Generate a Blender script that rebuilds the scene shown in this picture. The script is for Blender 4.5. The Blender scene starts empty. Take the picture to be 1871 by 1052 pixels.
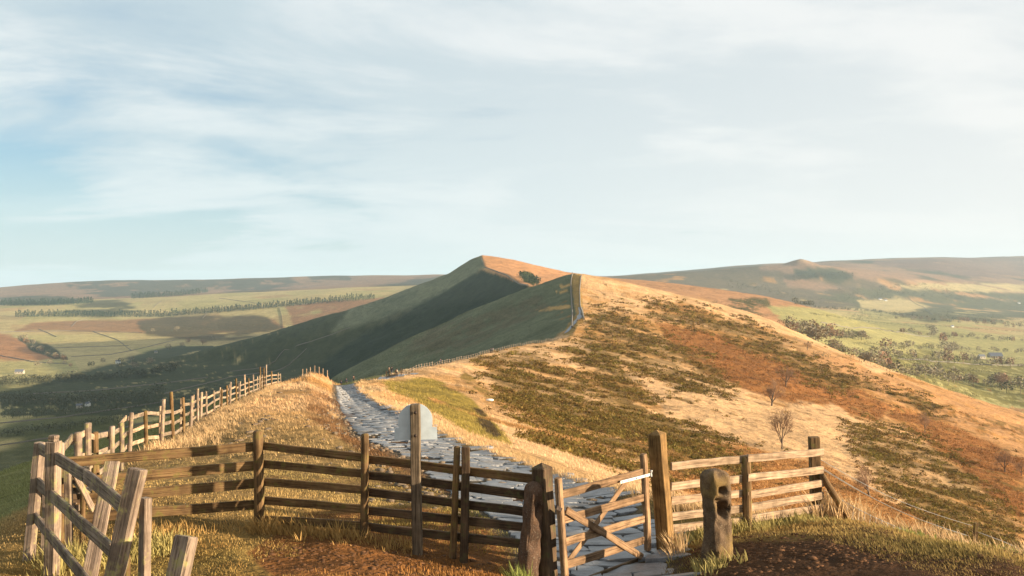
import bpy, bmesh, math, random
import numpy as np
from mathutils import Vector, Matrix

random.seed(7)
rng = np.random.default_rng(11)
S = bpy.context.scene
COL = S.collection
R = math.radians

# ------------------------------------------------------------------ camera
FPX = 1455.0; CX = 935.5; HY = 520.0          # focal length and horizon of the 1871 px wide photograph
cam_data = bpy.data.cameras.new('camera')
cam_data.sensor_width = 36.0
cam_data.lens = 36.0 * FPX / 1871.0
cam_data.shift_y = -(526.0 - HY) / 1871.0
cam_data.clip_start = 0.1; cam_data.clip_end = 60000
cam = bpy.data.objects.new('camera', cam_data); COL.objects.link(cam)
cam.location = (0, 0, 0); cam.rotation_euler = (R(90), 0, 0)
S.camera = cam

# ------------------------------------------------------------------ sun, sky, exposure
SUN_EL = 10.5; SUN_BEHIND = 12.0               # the sun stands to the right, a little behind the camera
sdir = Vector((math.cos(R(SUN_EL)) * math.cos(R(SUN_BEHIND)), -math.cos(R(SUN_EL)) * math.sin(R(SUN_BEHIND)), math.sin(R(SUN_EL))))
sun_data = bpy.data.lights.new('sun', 'SUN'); sun_data.energy = 5.0; sun_data.angle = R(0.5)
sun_data.color = (1.0, 0.80, 0.56)
sun = bpy.data.objects.new('sun', sun_data); COL.objects.link(sun)
sun.rotation_euler = sdir.to_track_quat('Z', 'Y').to_euler()

world = bpy.data.worlds.new('World'); S.world = world; world.use_nodes = True
wn = world.node_tree.nodes; wl = world.node_tree.links
for n in list(wn): wn.remove(n)
def N(nodes, typ, **kw):
    n = nodes.new(typ)
    for k, v in kw.items():
        if k.startswith('i_'): n.inputs[int(k[2:]) if k[2:].isdigit() else k[2:].replace('_', ' ')].default_value = v
        else: setattr(n, k, v)
    return n
wo = N(wn, 'ShaderNodeOutputWorld')
sky = N(wn, 'ShaderNodeTexSky', sky_type='NISHITA', sun_disc=False, sun_elevation=R(SUN_EL), sun_rotation=R(90 + SUN_BEHIND),
        altitude=400, air_density=1.0, dust_density=1.2, ozone_density=3.0)
tc = N(wn, 'ShaderNodeTexCoord')
# high thin cloud sheet: direction projected on a plane overhead, stretched by the wind
sep = N(wn, 'ShaderNodeSeparateXYZ'); wl.new(tc.outputs['Generated'], sep.inputs[0])
zz = N(wn, 'ShaderNodeMath', operation='ABSOLUTE'); wl.new(sep.outputs[2], zz.inputs[0])
za = N(wn, 'ShaderNodeMath', operation='ADD', i_1=0.16); wl.new(zz.outputs[0], za.inputs[0])
dx = N(wn, 'ShaderNodeMath', operation='DIVIDE'); wl.new(sep.outputs[0], dx.inputs[0]); wl.new(za.outputs[0], dx.inputs[1])
dy = N(wn, 'ShaderNodeMath', operation='DIVIDE'); wl.new(sep.outputs[1], dy.inputs[0]); wl.new(za.outputs[0], dy.inputs[1])
cmb = N(wn, 'ShaderNodeCombineXYZ'); wl.new(dx.outputs[0], cmb.inputs[0]); wl.new(dy.outputs[0], cmb.inputs[1])
mp = N(wn, 'ShaderNodeMapping'); mp.inputs['Rotation'].default_value = (0, 0, R(-14)); mp.inputs['Scale'].default_value = (0.40, 0.48, 1); mp.inputs['Location'].default_value = (3.1, 1.7, 0)
wl.new(cmb.outputs[0], mp.inputs[0])
n1 = N(wn, 'ShaderNodeTexNoise'); n1.inputs['Scale'].default_value = 1.0; n1.inputs['Detail'].default_value = 7; n1.inputs['Roughness'].default_value = 0.52; n1.inputs['Distortion'].default_value = 0.35
wl.new(mp.outputs[0], n1.inputs[0])
mp2 = N(wn, 'ShaderNodeMapping'); mp2.inputs['Rotation'].default_value = (0, 0, R(-24)); mp2.inputs['Scale'].default_value = (0.62, 1.0, 1); mp2.inputs['Location'].default_value = (0.3, 5.2, 0)
wl.new(cmb.outputs[0], mp2.inputs[0])
n2 = N(wn, 'ShaderNodeTexNoise'); n2.inputs['Scale'].default_value = 1.3; n2.inputs['Detail'].default_value = 8; n2.inputs['Roughness'].default_value = 0.58; n2.inputs['Distortion'].default_value = 0.4
wl.new(mp2.outputs[0], n2.inputs[0])
mixn = N(wn, 'ShaderNodeMath', operation='MULTIPLY_ADD', i_1=0.45); wl.new(n2.outputs[0], mixn.inputs[0])
m1 = N(wn, 'ShaderNodeMath', operation='MULTIPLY', i_1=0.55); wl.new(n1.outputs[0], m1.inputs[0]); wl.new(m1.outputs[0], mixn.inputs[2])
# the veil is thicker towards the sun
dotn = N(wn, 'ShaderNodeVectorMath', operation='DOT_PRODUCT'); wl.new(tc.outputs['Generated'], dotn.inputs[0]); dotn.inputs[1].default_value = sdir
veil = N(wn, 'ShaderNodeMapRange', i_1=-0.65, i_2=0.75, i_3=-0.06, i_4=0.20); wl.new(dotn.outputs['Value'], veil.inputs[0])
addv = N(wn, 'ShaderNodeMath', operation='ADD'); wl.new(mixn.outputs[0], addv.inputs[0]); wl.new(veil.outputs[0], addv.inputs[1])
cr = N(wn, 'ShaderNodeMapRange', interpolation_type='SMOOTHSTEP', i_1=0.31, i_2=0.47, i_3=0.30, i_4=0.98); wl.new(addv.outputs[0], cr.inputs[0])
vf = N(wn, 'ShaderNodeMapRange', i_1=-0.45, i_2=0.55, i_3=0.0, i_4=1.0); wl.new(dotn.outputs['Value'], vf.inputs[0])
ccol = N(wn, 'ShaderNodeMix', data_type='RGBA'); wl.new(vf.outputs[0], ccol.inputs[0])
ccol.inputs[6].default_value = (0.208, 0.250, 0.270, 1); ccol.inputs[7].default_value = (0.292, 0.300, 0.300, 1)
ccw = N(wn, 'ShaderNodeMix', data_type='RGBA'); wl.new(vf.outputs[0], ccw.inputs[0])
ccw.inputs[6].default_value = (0.292, 0.312, 0.318, 1); ccw.inputs[7].default_value = (0.340, 0.338, 0.330, 1)
ws = N(wn, 'ShaderNodeMapRange', interpolation_type='SMOOTHSTEP', i_1=0.44, i_2=0.62); wl.new(n2.outputs[0], ws.inputs[0])
cc2 = N(wn, 'ShaderNodeMix', data_type='RGBA'); wl.new(ws.outputs[0], cc2.inputs[0]); wl.new(ccol.outputs[2], cc2.inputs[6]); wl.new(ccw.outputs[2], cc2.inputs[7])
hzn = N(wn, 'ShaderNodeMapRange', interpolation_type='SMOOTHSTEP', i_1=0.0, i_2=0.30, i_3=0.85, i_4=0.0); wl.new(zz.outputs[0], hzn.inputs[0])
hcol = N(wn, 'ShaderNodeMix', data_type='RGBA'); wl.new(vf.outputs[0], hcol.inputs[0]); hcol.inputs[6].default_value = (0.272, 0.312, 0.318, 1); hcol.inputs[7].default_value = (0.350, 0.338, 0.322, 1)
cc3 = N(wn, 'ShaderNodeMix', data_type='RGBA'); wl.new(hzn.outputs[0], cc3.inputs[0]); wl.new(cc2.outputs[2], cc3.inputs[6]); wl.new(hcol.outputs[2], cc3.inputs[7])
crm = N(wn, 'ShaderNodeMath', operation='MAXIMUM'); wl.new(cr.outputs[0], crm.inputs[0]); wl.new(hzn.outputs[0], crm.inputs[1])
# blue of the open sky between the veils: sky texture, slightly cooled
skm = N(wn, 'ShaderNodeMix', data_type='RGBA', blend_type='MULTIPLY'); skm.inputs[0].default_value = 1.0
skm.inputs[7].default_value = (0.62, 1.0, 1.05, 1); wl.new(sky.outputs[0], skm.inputs[6])
bg1 = N(wn, 'ShaderNodeBackground'); bg1.inputs[1].default_value = 0.055; wl.new(skm.outputs[2], bg1.inputs[0])
bg2 = N(wn, 'ShaderNodeBackground'); bg2.inputs[1].default_value = 1.0; wl.new(cc3.outputs[2], bg2.inputs[0])
mixs = N(wn, 'ShaderNodeMixShader'); wl.new(crm.outputs[0], mixs.inputs[0]); wl.new(bg1.outputs[0], mixs.inputs[1]); wl.new(bg2.outputs[0], mixs.inputs[2])
wl.new(mixs.outputs[0], wo.inputs[0])
S.view_settings.view_transform = 'Standard'; S.view_settings.look = 'None'
S.view_settings.exposure = 1.5; S.view_settings.gamma = 1.0
S.view_settings.use_curve_mapping = False
S.cycles.max_bounces = 4; S.cycles.diffuse_bounces = 2; S.cycles.volume_bounces = 0

# ------------------------------------------------------------------ small helpers
def tag(o, label=None, cat=None, group=None, kind=None):
    if label: o['label'] = label
    if cat: o['category'] = cat
    if group: o['group'] = group
    if kind: o['kind'] = kind
    return o
def empty(name, loc, rz=0.0, **kw):
    o = bpy.data.objects.new(name, None); COL.objects.link(o); o.location = loc; o.rotation_euler = (0, 0, rz)
    o.empty_display_size = 0.2
    return tag(o, **kw)
def link(name, me, mat=None, parent=None, M=None, smooth=False):
    """links a mesh as one object; M is its WORLD matrix, converted to the parent's frame"""
    o = bpy.data.objects.new(name, me); COL.objects.link(o)
    if mat is not None and len(me.materials) == 0: me.materials.append(mat)
    if smooth and len(me.polygons): me.polygons.foreach_set('use_smooth', [True] * len(me.polygons))
    if M is None: M = Matrix.Identity(4)
    if parent is not None:
        o.parent = parent
        pm = Matrix.LocRotScale(parent.location, parent.rotation_euler, parent.scale)
        if parent.parent is not None:
            g = parent.parent; pm = Matrix.LocRotScale(g.location, g.rotation_euler, g.scale) @ pm
        M = pm.inverted() @ M
    loc, q, sc = M.decompose(); o.location = loc; o.rotation_euler = q.to_euler(); o.scale = sc
    return o
def mesh_np(name, V, F, col=None):
    me = bpy.data.meshes.new(name)
    V = np.asarray(V, dtype=np.float32); F = np.asarray(F, dtype=np.int32); k = F.shape[1]
    me.vertices.add(len(V)); me.vertices.foreach_set('co', V.ravel())
    me.loops.add(F.size); me.loops.foreach_set('vertex_index', F.ravel())
    me.polygons.add(len(F)); me.polygons.foreach_set('loop_start', np.arange(0, F.size, k, dtype=np.int32))
    me.update(calc_edges=True)
    if col is not None:
        a = me.color_attributes.new('col', 'FLOAT_COLOR', 'POINT')
        c = np.ones((len(V), 4), dtype=np.float32); c[:, :3] = col; a.data.foreach_set('color', c.ravel())
    return me
def bm_mesh(name, bm):
    me = bpy.data.meshes.new(name); bm.normal_update(); bm.to_mesh(me); bm.free(); return me

# ------------------------------------------------------------------ noise
def _hash(ix, iy, seed):
    h = (ix.astype(np.int64) * 374761393 + iy.astype(np.int64) * 668265263 + seed * 1442695041) & 0xFFFFFFFF
    h = ((h ^ (h >> 13)) * 1274126177) & 0xFFFFFFFF
    h = h ^ (h >> 16)
    return (h & 0xFFFF) / 65535.0
def vnoise(x, y, seed=0):
    x = np.asarray(x, dtype=np.float64); y = np.asarray(y, dtype=np.float64)
    ix = np.floor(x); iy = np.floor(y); fx = x - ix; fy = y - iy
    fx = fx * fx * (3 - 2 * fx); fy = fy * fy * (3 - 2 * fy)
    ix = ix.astype(np.int64); iy = iy.astype(np.int64)
    a = _hash(ix, iy, seed); b = _hash(ix + 1, iy, seed); c = _hash(ix, iy + 1, seed); d = _hash(ix + 1, iy + 1, seed)
    return (a + (b - a) * fx) * (1 - fy) + (c + (d - c) * fx) * fy
def fbm(x, y, scale, octs=4, seed=0, rough=0.5):
    s = 0; a = 1; t = 0; f = 1.0 / scale
    for k in range(octs):
        s = s + a * (vnoise(x * f + 17.3 * k, y * f - 9.1 * k, seed + k) - 0.5); t += a * 0.5; a *= rough; f *= 2.03
    return s / t       # about -1 .. 1
def sstep(a, b, x):
    t = np.clip((x - a) / (b - a), 0, 1); return t * t * (3 - 2 * t)

# ------------------------------------------------------------------ the lie of the land: cross-sections of the ridge, one per distance
SEC = {
 6.0: (1090, [(-900,1330),(0,1150),(300,1160),(1090,1190),(1700,1150),(1900,1160),(2400,1300)]),
 8.0: (1090, [(-600,1150),(0,1035),(95,1036),(300,1045),(600,1062),(965,1075),(1090,1080),(1300,1062),(1500,1050),(1700,1040),(1871,1042),(2300,1150)]),
 9.4: (1095, [(-400,1090),(0,1000),(95,992),(300,985),(473,996),(665,1010),(760,1022),(850,1032),(985,1042),(1095,1052),(1180,1050),(1308,1018),(1450,1000),(1600,992),(1750,995),(1871,1015),(2200,1150)]),
 10.5:(1085, [(-400,1065),(0,972),(110,950),(300,950),(473,962),(665,968),(850,985),(985,998),(1085,1006),(1180,1003),(1225,995),(1320,985),(1450,972),(1600,965),(1700,985),(1871,1050),(2200,1200)]),
 12.2:(1055, [(-300,1030),(0,955),(150,915),(473,920),(760,940),(950,958),(1055,966),(1150,968),(1230,960),(1370,955),(1490,949),(1560,958),(1700,1020),(1871,1110),(2300,1380)]),
 15.5:(960,  [(-200,1000),(0,945),(190,885),(473,868),(700,890),(960,900),(1060,903),(1200,915),(1350,950),(1500,1010),(1700,1110),(1871,1190),(2300,1400)]),
 20.0:(870,  [(-200,985),(0,925),(235,838),(473,822),(650,838),(800,848),(870,850),(960,862),(1060,885),(1200,930),(1400,1010),(1700,1120),(1900,1200)]),
 28.0:(735,  [(-200,960),(0,895),(320,800),(450,775),(560,775),(640,792),(735,792),(800,800),(900,825),(1000,860),(1200,930),(1500,1030),(1871,1150)]),
 37.0:(685,  [(-200,940),(0,880),(360,768),(450,745),(560,745),(640,765),(685,764),(735,767),(800,778),(900,808),(1000,840),(1200,905),(1500,1010),(1871,1130)]),
 54.0:(652,  [(-200,930),(0,868),(430,732),(500,715),(570,715),(625,738),(652,741),(700,742),(800,765),(900,790),(1000,822),(1200,885),(1500,985),(1871,1100)]),
 75.0:(640,  [(-200,925),(0,866),(400,735),(480,706),(560,695),(605,716),(640,727),(680,727),(760,742),(900,778),(1000,805),(1200,865),(1500,960),(1871,1075)]),
 95.0:(630,  [(-200,960),(300,800),(500,718),(545,692),(572,681),(597,692),(630,716),(700,712),(800,735),(900,765),(1200,840),(1500,925),(1871,1030)]),
 116: (626,  [(300,860),(500,760),(570,705),(600,699),(626,707),(700,703),(800,722),(900,750),(1000,775),(1200,825),(1430,882),(1700,950),(1871,1000)]),
 140: (650,  [(300,860),(500,770),(590,716),(626,706),(650,699),(700,695),(800,710),(900,732),(1000,757),(1200,803),(1430,855),(1700,920),(1871,965)]),
 165: (715,  [(300,860),(500,770),(595,711),(640,702),(715,688),(760,690),(850,702),(900,714),(1000,738),(1200,780),(1430,825),(1700,888),(1871,925)]),
 200: (775,  [(300,850),(500,765),(600,708),(640,699),(775,672),(800,673),(850,682),(900,692),(1000,710),(1200,748),(1430,790),(1700,845),(1871,880)]),
 230: (820,  [(300,870),(500,795),(650,718),(740,686),(820,663),(860,664),(900,672),(1000,688),(1200,722),(1430,765),(1700,820),(1871,852)]),
 300: (930,  [(300,900),(600,785),(750,714),(850,668),(930,636),(960,637),(1000,642),(1100,658),(1300,696),(1500,738),(1700,785),(1871,822)]),
 400: (1045, [(300,930),(700,760),(900,675),(1045,611),(1100,618),(1200,630),(1400,665),(1600,710),(1871,780)]),
 500: (1056, [(400,880),(600,765),(750,693),(900,630),(1056,566),(1150,578),(1300,607),(1500,650),(1700,705),(1871,757)]),
 600: (1056, [(400,850),(600,732),(750,663),(900,600),(1056,534),(1150,548),(1300,575),(1450,615),(1560,650),(1700,704),(1871,772)]),
 700: (1052, [(300,900),(500,762),(611,690),(731,628),(851,573),(953,530),(1035,502),(1052,499),(1068,500),(1110,508),(1200,528),(1300,552),(1400,582),(1500,628),(1700,730),(1871,820)]),
 820: (1035, [(300,920),(500,790),(650,705),(800,628),(950,556),(1035,516),(1110,521),(1300,562),(1400,592),(1500,625),(1700,690),(1871,760)]),
 1000:(1000, [(300,880),(500,775),(700,680),(850,602),(950,555),(1000,530),(1110,534),(1300,560),(1400,580),(1500,612),(1600,645),(1871,720)]),
 1200:(957,  [(200,900),(500,770),(700,672),(850,592),(957,519),(1050,525),(1200,540),(1400,565),(1500,590),(1600,622),(1871,700)]),
 1330:(925,  [(200,850),(450,745),(650,658),(800,585),(925,500),(1000,510),(1200,530),(1400,556),(1500,582),(1600,612),(1871,690)]),
 1450:(890,  [(200,800),(400,705),(560,650),(700,592),(800,540),(890,489),(940,494),(1000,503),(1200,522),(1400,550),(1480,568),(1600,602),(1871,680)]),
 1600:(880,  [(0,750),(250,665),(400,630),(520,598),(700,543),(820,499),(860,474),(880,466),(900,468),(940,475),(1030,497),(1110,507),(1200,514),(1300,526),(1400,541),(1480,561),(1640,605),(1871,672)]),
 1850:(885,  [(0,740),(400,650),(600,598),(820,535),(885,495),(1000,505),(1110,512),(1300,534),(1480,570),(1871,670)]),
 2300:(885,  [(0,740),(600,640),(885,555),(1300,575),(1871,660)]),
 3000:(885,  [(0,800),(885,650),(1871,760)]),
}
SK = sorted(SEC)
TT = np.linspace(-math.asinh(600), math.asinh(600), 1500)      # signed distance from the crest, finer near it
SG = 4.0 * np.sinh(TT)
LY = np.linspace(math.log(6.0), math.log(3000.0), 900)
def pchip(xk, yk, x):
    """shape-preserving cubic along axis 0"""
    xk = np.asarray(xk); yk = np.asarray(yk); h = np.diff(xk); hh = h.reshape(-1, *([1] * (yk.ndim - 1)))
    d = np.diff(yk, axis=0) / hh
    m = np.zeros_like(yk); m[0] = d[0]; m[-1] = d[-1]
    w1 = 2 * hh[1:] + hh[:-1]; w2 = hh[1:] + 2 * hh[:-1]
    with np.errstate(divide='ignore', invalid='ignore'):
        hm = (w1 + w2) / (w1 / d[:-1] + w2 / d[1:])
    m[1:-1] = np.where(d[:-1] * d[1:] > 0, hm, 0)
    i = np.clip(np.searchsorted(xk, x) - 1, 0, len(xk) - 2); t = (x - xk[i]) / h[i]
    sh = (-1,) + (1,) * (yk.ndim - 1); t = t.reshape(sh); hi = h[i].reshape(sh)
    return ((1 + 2 * t) * (1 - t) ** 2) * yk[i] + t * (1 - t) ** 2 * hi * m[i] + t * t * (3 - 2 * t) * yk[i + 1] + t * t * (t - 1) * hi * m[i + 1]
_cx = []; _rows = []
for Yk in SK:
    a, pts = SEC[Yk]; p = np.array(pts, float)
    X = (p[:, 0] - CX) / FPX * Yk; Z = (HY - p[:, 1]) / FPX * Yk
    xc = (a - CX) / FPX * Yk; _cx.append(xc)
    s = X - xc
    lo = (Z[1] - Z[0]) / (s[1] - s[0]); hi = (Z[-1] - Z[-2]) / (s[-1] - s[-2])
    z = np.interp(SG, s, Z)
    z = np.where(SG < s[0], Z[0] + lo * (SG - s[0]), z); z = np.where(SG > s[-1], Z[-1] + hi * (SG - s[-1]), z)
    z = np.maximum(z, -420)
    k = np.array([1, 2, 3, 4, 3, 2, 1], float); k /= k.sum()
    z = np.convolve(np.pad(z, 3, 'edge'), k, 'valid')
    _rows.append(z)
LK = np.log(np.array(SK))
RT = pchip(LK, np.array(_rows), LY); CT = pchip(LK, np.array(_cx), LY)
# valley floors and the far moors, cross-sections by screen height at their distance
BAS = {
 300:  [(-400,-150,'z'),(935,-150,'z'),(1200,-130,'z'),(2300,-118,'z')],
 800:  [(-400,-150,'z'),(935,-150,'z'),(1200,-130,'z'),(2300,-119,'z')],
 1050: [(-400,716),(0,724),(600,728),(1100,700),(1600,665),(1871,692),(2300,700)],
 1300: [(-400,680),(0,688),(600,690),(1100,660),(1500,625),(1600,636),(1871,664),(2300,675)],
 1650: [(-400,640),(0,648),(300,652),(600,655),(1100,630),(1600,612),(1871,637),(2300,645)],
 2000: [(-400,608),(0,619),(300,624),(600,628),(1100,600),(1600,594),(1871,615),(2300,620)],
 2400: [(-400,590),(0,596),(200,600),(400,604),(550,597),(700,582),(1100,570),(1500,570),(1600,583),(1871,602),(2300,605)],
 2800: [(-400,578),(0,578),(300,579),(500,565),(680,549),(900,540),(1100,540),(1400,560),(1600,574),(1871,592),(2300,596)],
 3400: [(-400,560),(0,560),(200,557),(400,548),(600,535),(800,528),(1110,524),(1300,540),(1500,556),(1600,563),(1871,580),(2300,585)],
 4000: [(-400,556),(0,553),(200,547),(400,538),(600,528),(800,520),(1110,512),(1250,512),(1400,522),(1500,535),(1600,546),(1720,556),(1871,568),(2300,570)],
 4600: [(-400,548),(0,547),(200,540),(400,535),(600,527),(800,518),(1110,505),(1150,503),(1250,495),(1340,488),(1430,482),(1465,480),(1500,482),(1560,492),(1650,508),(1760,528),(1871,545),(2300,550)],
 5200: [(-400,540),(0,540),(200,535),(400,532),(600,520),(800,508),(1110,507),(1250,497),(1340,492),(1465,486),(1560,488),(1650,497),(1760,510),(1871,520),(2300,520)],
 6200: [(-400,530),(0,524),(60,519),(115,515),(200,511),(285,511),(400,509),(600,504),(800,501),(935,503),(1110,506),(1250,497),(1350,487),(1465,481),(1520,475),(1600,475),(1720,475),(1800,485),(1871,496),(2300,490)],
 8000: [(-400,534),(0,528),(285,516),(600,508),(800,505),(1110,507),(1300,492),(1500,479),(1700,473),(1871,468),(2300,462)],
 12000:[(-400,530),(935,514),(1500,500),(1871,490),(2300,490)],
 20000:[(-400,530),(935,524),(1500,520),(2300,520)],
}
BK = sorted(BAS); UG = np.linspace(-1.0, 1.0, 700); _b = []
for Yk in BK:
    p = BAS[Yk]; u = [(q[0] - CX) / FPX for q in p]; z = [q[1] if len(q) == 3 else (HY - q[1]) / FPX * Yk for q in p]
    r = np.interp(UG, u, z); k = np.ones(9) / 9; r = np.convolve(np.pad(r, 4, 'edge'), k, 'valid'); _b.append(r)
LB = np.linspace(math.log(300), math.log(20000), 600)
BT = pchip(np.log(np.array(BK, float)), np.array(_b), LB)
def bilin(T, i, j):
    i = np.clip(i, 0, T.shape[0] - 1.001); j = np.clip(j, 0, T.shape[1] - 1.001)
    i0 = i.astype(int); j0 = j.astype(int); fi = i - i0; fj = j - j0
    return (T[i0, j0] * (1 - fj) + T[i0, j0 + 1] * fj) * (1 - fi) + (T[i0 + 1, j0] * (1 - fj) + T[i0 + 1, j0 + 1] * fj) * fi
def crest_x(Y):
    return np.interp(np.log(np.maximum(Y, 6.0)), LY, CT)
# the stone path: centre line (x in the photograph, distance) and half width
PATH = [(1098,8.0,.75),(1097,9.3,.78),(1080,10.8,.95),(1045,12.8,1.25),(965,15.5,1.5),(890,19,1.5),(822,23,1.45),(730,28,1.45),(684,37,1.35),(652,54,1.35),(633,87,1.3),(627,116,1.25),(640,132,1.2),(668,148,1.1),(712,164,1.0)]
PTH = np.array([((x - CX) / FPX * y, y, w) for x, y, w in PATH])
def path_side(X, Y):
    """signed distance right of the path's centre line, and its half width there"""
    xc = np.interp(Y, PTH[:, 1], PTH[:, 0]); w = np.interp(Y, PTH[:, 1], PTH[:, 2])
    sl = np.gradient(PTH[:, 0], PTH[:, 1]); c = 1 / np.sqrt(1 + np.interp(Y, PTH[:, 1], sl) ** 2)
    return (X - xc) * c, w
def H(X, Y, detail=True):
    X = np.asarray(X, float); Y = np.asarray(Y, float)
    Yc = np.clip(Y, 6.0, 2999.0)
    s = X - crest_x(Yc)
    i = (np.log(Yc) - LY[0]) / (LY[1] - LY[0]); j = (np.arcsinh(s / 4.0) - TT[0]) / (TT[1] - TT[0])
    zr = bilin(RT, i, j)
    zr = np.where(Y > 2999, zr - (Y - 2999) * 0.5, zr)
    zr = zr + np.where(Y < 6, 0.17 * np.minimum(6 - Y, 6) + 0.32 * np.clip(-Y, 0, 260), 0)
    Yb = np.clip(Y, 300, 19999.)
    zb = bilin(BT, (np.log(Yb) - LB[0]) / (LB[1] - LB[0]), (np.clip(X / Yb, -1, 1) + 1) / 2 * (len(UG) - 1))
    far = sstep(500, 900, np.hypot(X, Y))
    r = np.hypot(X, Y)
    if True:
        # knolls, gullies and spurs, growing with the size of the slope they sit on
        a1 = sstep(150, 500, r); onridge = sstep(20, 140, np.abs(s))
        zr = zr + a1 * onridge * (2.2 * fbm(X, Y, 70, 4, 3) + np.where(s < 0, 3.5, 1.5) * fbm(X + 0.35 * Y, Y * 0.45, 160, 3, 9))
        g = np.abs(fbm(X * 0.35 - 0.25 * Y, Y, 55, 3, 21)); zr = zr - a1 * sstep(40, 160, np.abs(s)) * 4.0 * np.exp(-(g / 0.10) ** 2) * np.where(s < 0, 1.6, 0.5)
        zb = zb + far * (3.0 * fbm(X, Y, 260, 3, 31) + sstep(2500, 5000, r) * 16 * fbm(X, Y, 900, 4, 33))
        nx = (1465 - CX) / FPX * 4550
        dn = np.hypot(X - nx, (Y - 4560) * 0.7)
        zb = zb + 30 * np.clip(1 - dn / 98, 0, 1) ** 0.8
    k = 6.0
    d = np.clip((zr - zb) / k, -30, 30)
    z = np.where((r > 200) & (d < 29), zb + k * np.log1p(np.exp(d)), np.maximum(zr, zb))
    pd, pw = path_side(X, Y)
    onp = (Y > 7.5) & (Y < 166)
    off = np.where(onp, sstep(pw * 0.8, pw * 1.5 + 0.4, np.abs(pd)), 1.0)
    # banks at the path's edges: the path lies a hand's breadth below the turf
    z = z - np.where(onp, 0.10 * (1 - off), 0)
    hm_ = 0.75 * np.exp(-(((X - 8.4) / 1.5) ** 2 + ((Y - 7.7) / 0.8) ** 2)) + 0.8 * np.exp(-(((X - 11.5) / 1.6) ** 2 + ((Y - 9.6) / 0.6) ** 2)); z = z + hm_  # unseen hummocks right of view, added to cast shade on the mud
    bank = np.where(onp & (Y > 13), np.exp(-((pd - pw - 0.55) / 0.45) ** 2) * 0.16, 0)
    z = z + bank
    z = z + off * (0.05 * fbm(X, Y, 0.9, 3, 41) + 0.022 * fbm(X, Y, 0.28, 2, 42) * (1 - sstep(18, 30, r)) + 0.12 * fbm(X, Y, 3.5, 3, 43) * sstep(11, 25, r) + 0.30 * fbm(X, Y, 4.5, 2, 44) * sstep(50, 140, r) * (1 - sstep(500, 900, r)) + 0.55 * fbm(X, Y, 13, 3, 45) * sstep(30, 120, r) * (1 - sstep(1500, 2500, r)))
    return z
def hz(x, y): return float(H(np.array([x]), np.array([y]))[0])
def PX(x, Y): return (x - CX) / FPX * Y
def P(x, y, Y): return Vector(((x - CX) / FPX * Y, Y, (HY - y) / FPX * Y))
def on(x, Y, dz=0.0):
    X = PX(x, Y); return Vector((X, Y, hz(X, Y) + dz))
_YS = np.exp(np.linspace(math.log(7), math.log(9500), 1500))
def hit(x, y, lo=7.0):
    """the ground point seen at a place of the photograph, searched from a distance on"""
    Yv = _YS[_YS >= lo]; X = (x - CX) / FPX * Yv
    below = ((HY - y) / FPX * Yv) < H(X, Yv)
    k = np.argmax(below)
    if not below[k]: return None
    return Vector((X[k], Yv[k], hz(X[k], Yv[k])))

# ------------------------------------------------------------------ node materials
def newmat(name):
    m = bpy.data.materials.new(name); m.use_nodes = True
    nt = m.node_tree; b = nt.nodes['Principled BSDF']
    b.inputs['Specular IOR Level'].default_value = 0.25
    return m, nt.nodes, nt.links, b
def noise_node(n, l, vec, scale, detail=4, rough=0.55, dist=0.0):
    t = N(n, 'ShaderNodeTexNoise'); t.inputs['Scale'].default_value = scale; t.inputs['Detail'].default_value = detail
    t.inputs['Roughness'].default_value = rough; t.inputs['Distortion'].default_value = dist
    if vec is not None: l.new(vec, t.inputs[0])
    return t
def ramp(n, l, fac, stops):
    r = N(n, 'ShaderNodeValToRGB'); e = r.color_ramp.elements
    e[0].position, e[0].color = stops[0][0], (*stops[0][1], 1)
    e[1].position, e[1].color = stops[-1][0], (*stops[-1][1], 1)
    for p, c in stops[1:-1]:
        x = e.new(p); x.color = (*c, 1)
    l.new(fac, r.inputs[0]); return r
def mul(n, l, a, b, fac=1.0):
    m = N(n, 'ShaderNodeMix', data_type='RGBA', blend_type='MULTIPLY'); m.inputs[0].default_value = fac
    for s, v in ((6, a), (7, b)):
        if isinstance(v, tuple): m.inputs[s].default_value = (*v, 1)
        else: l.new(v, m.inputs[s])
    return m.outputs[2]
def bump(n, l, b, h, strength, dist):
    bp = N(n, 'ShaderNodeBump'); bp.inputs['Strength'].default_value = strength; bp.inputs['Distance'].default_value = dist
    l.new(h, bp.inputs['Height']); l.new(bp.outputs[0], b.inputs['Normal']); return bp

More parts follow.
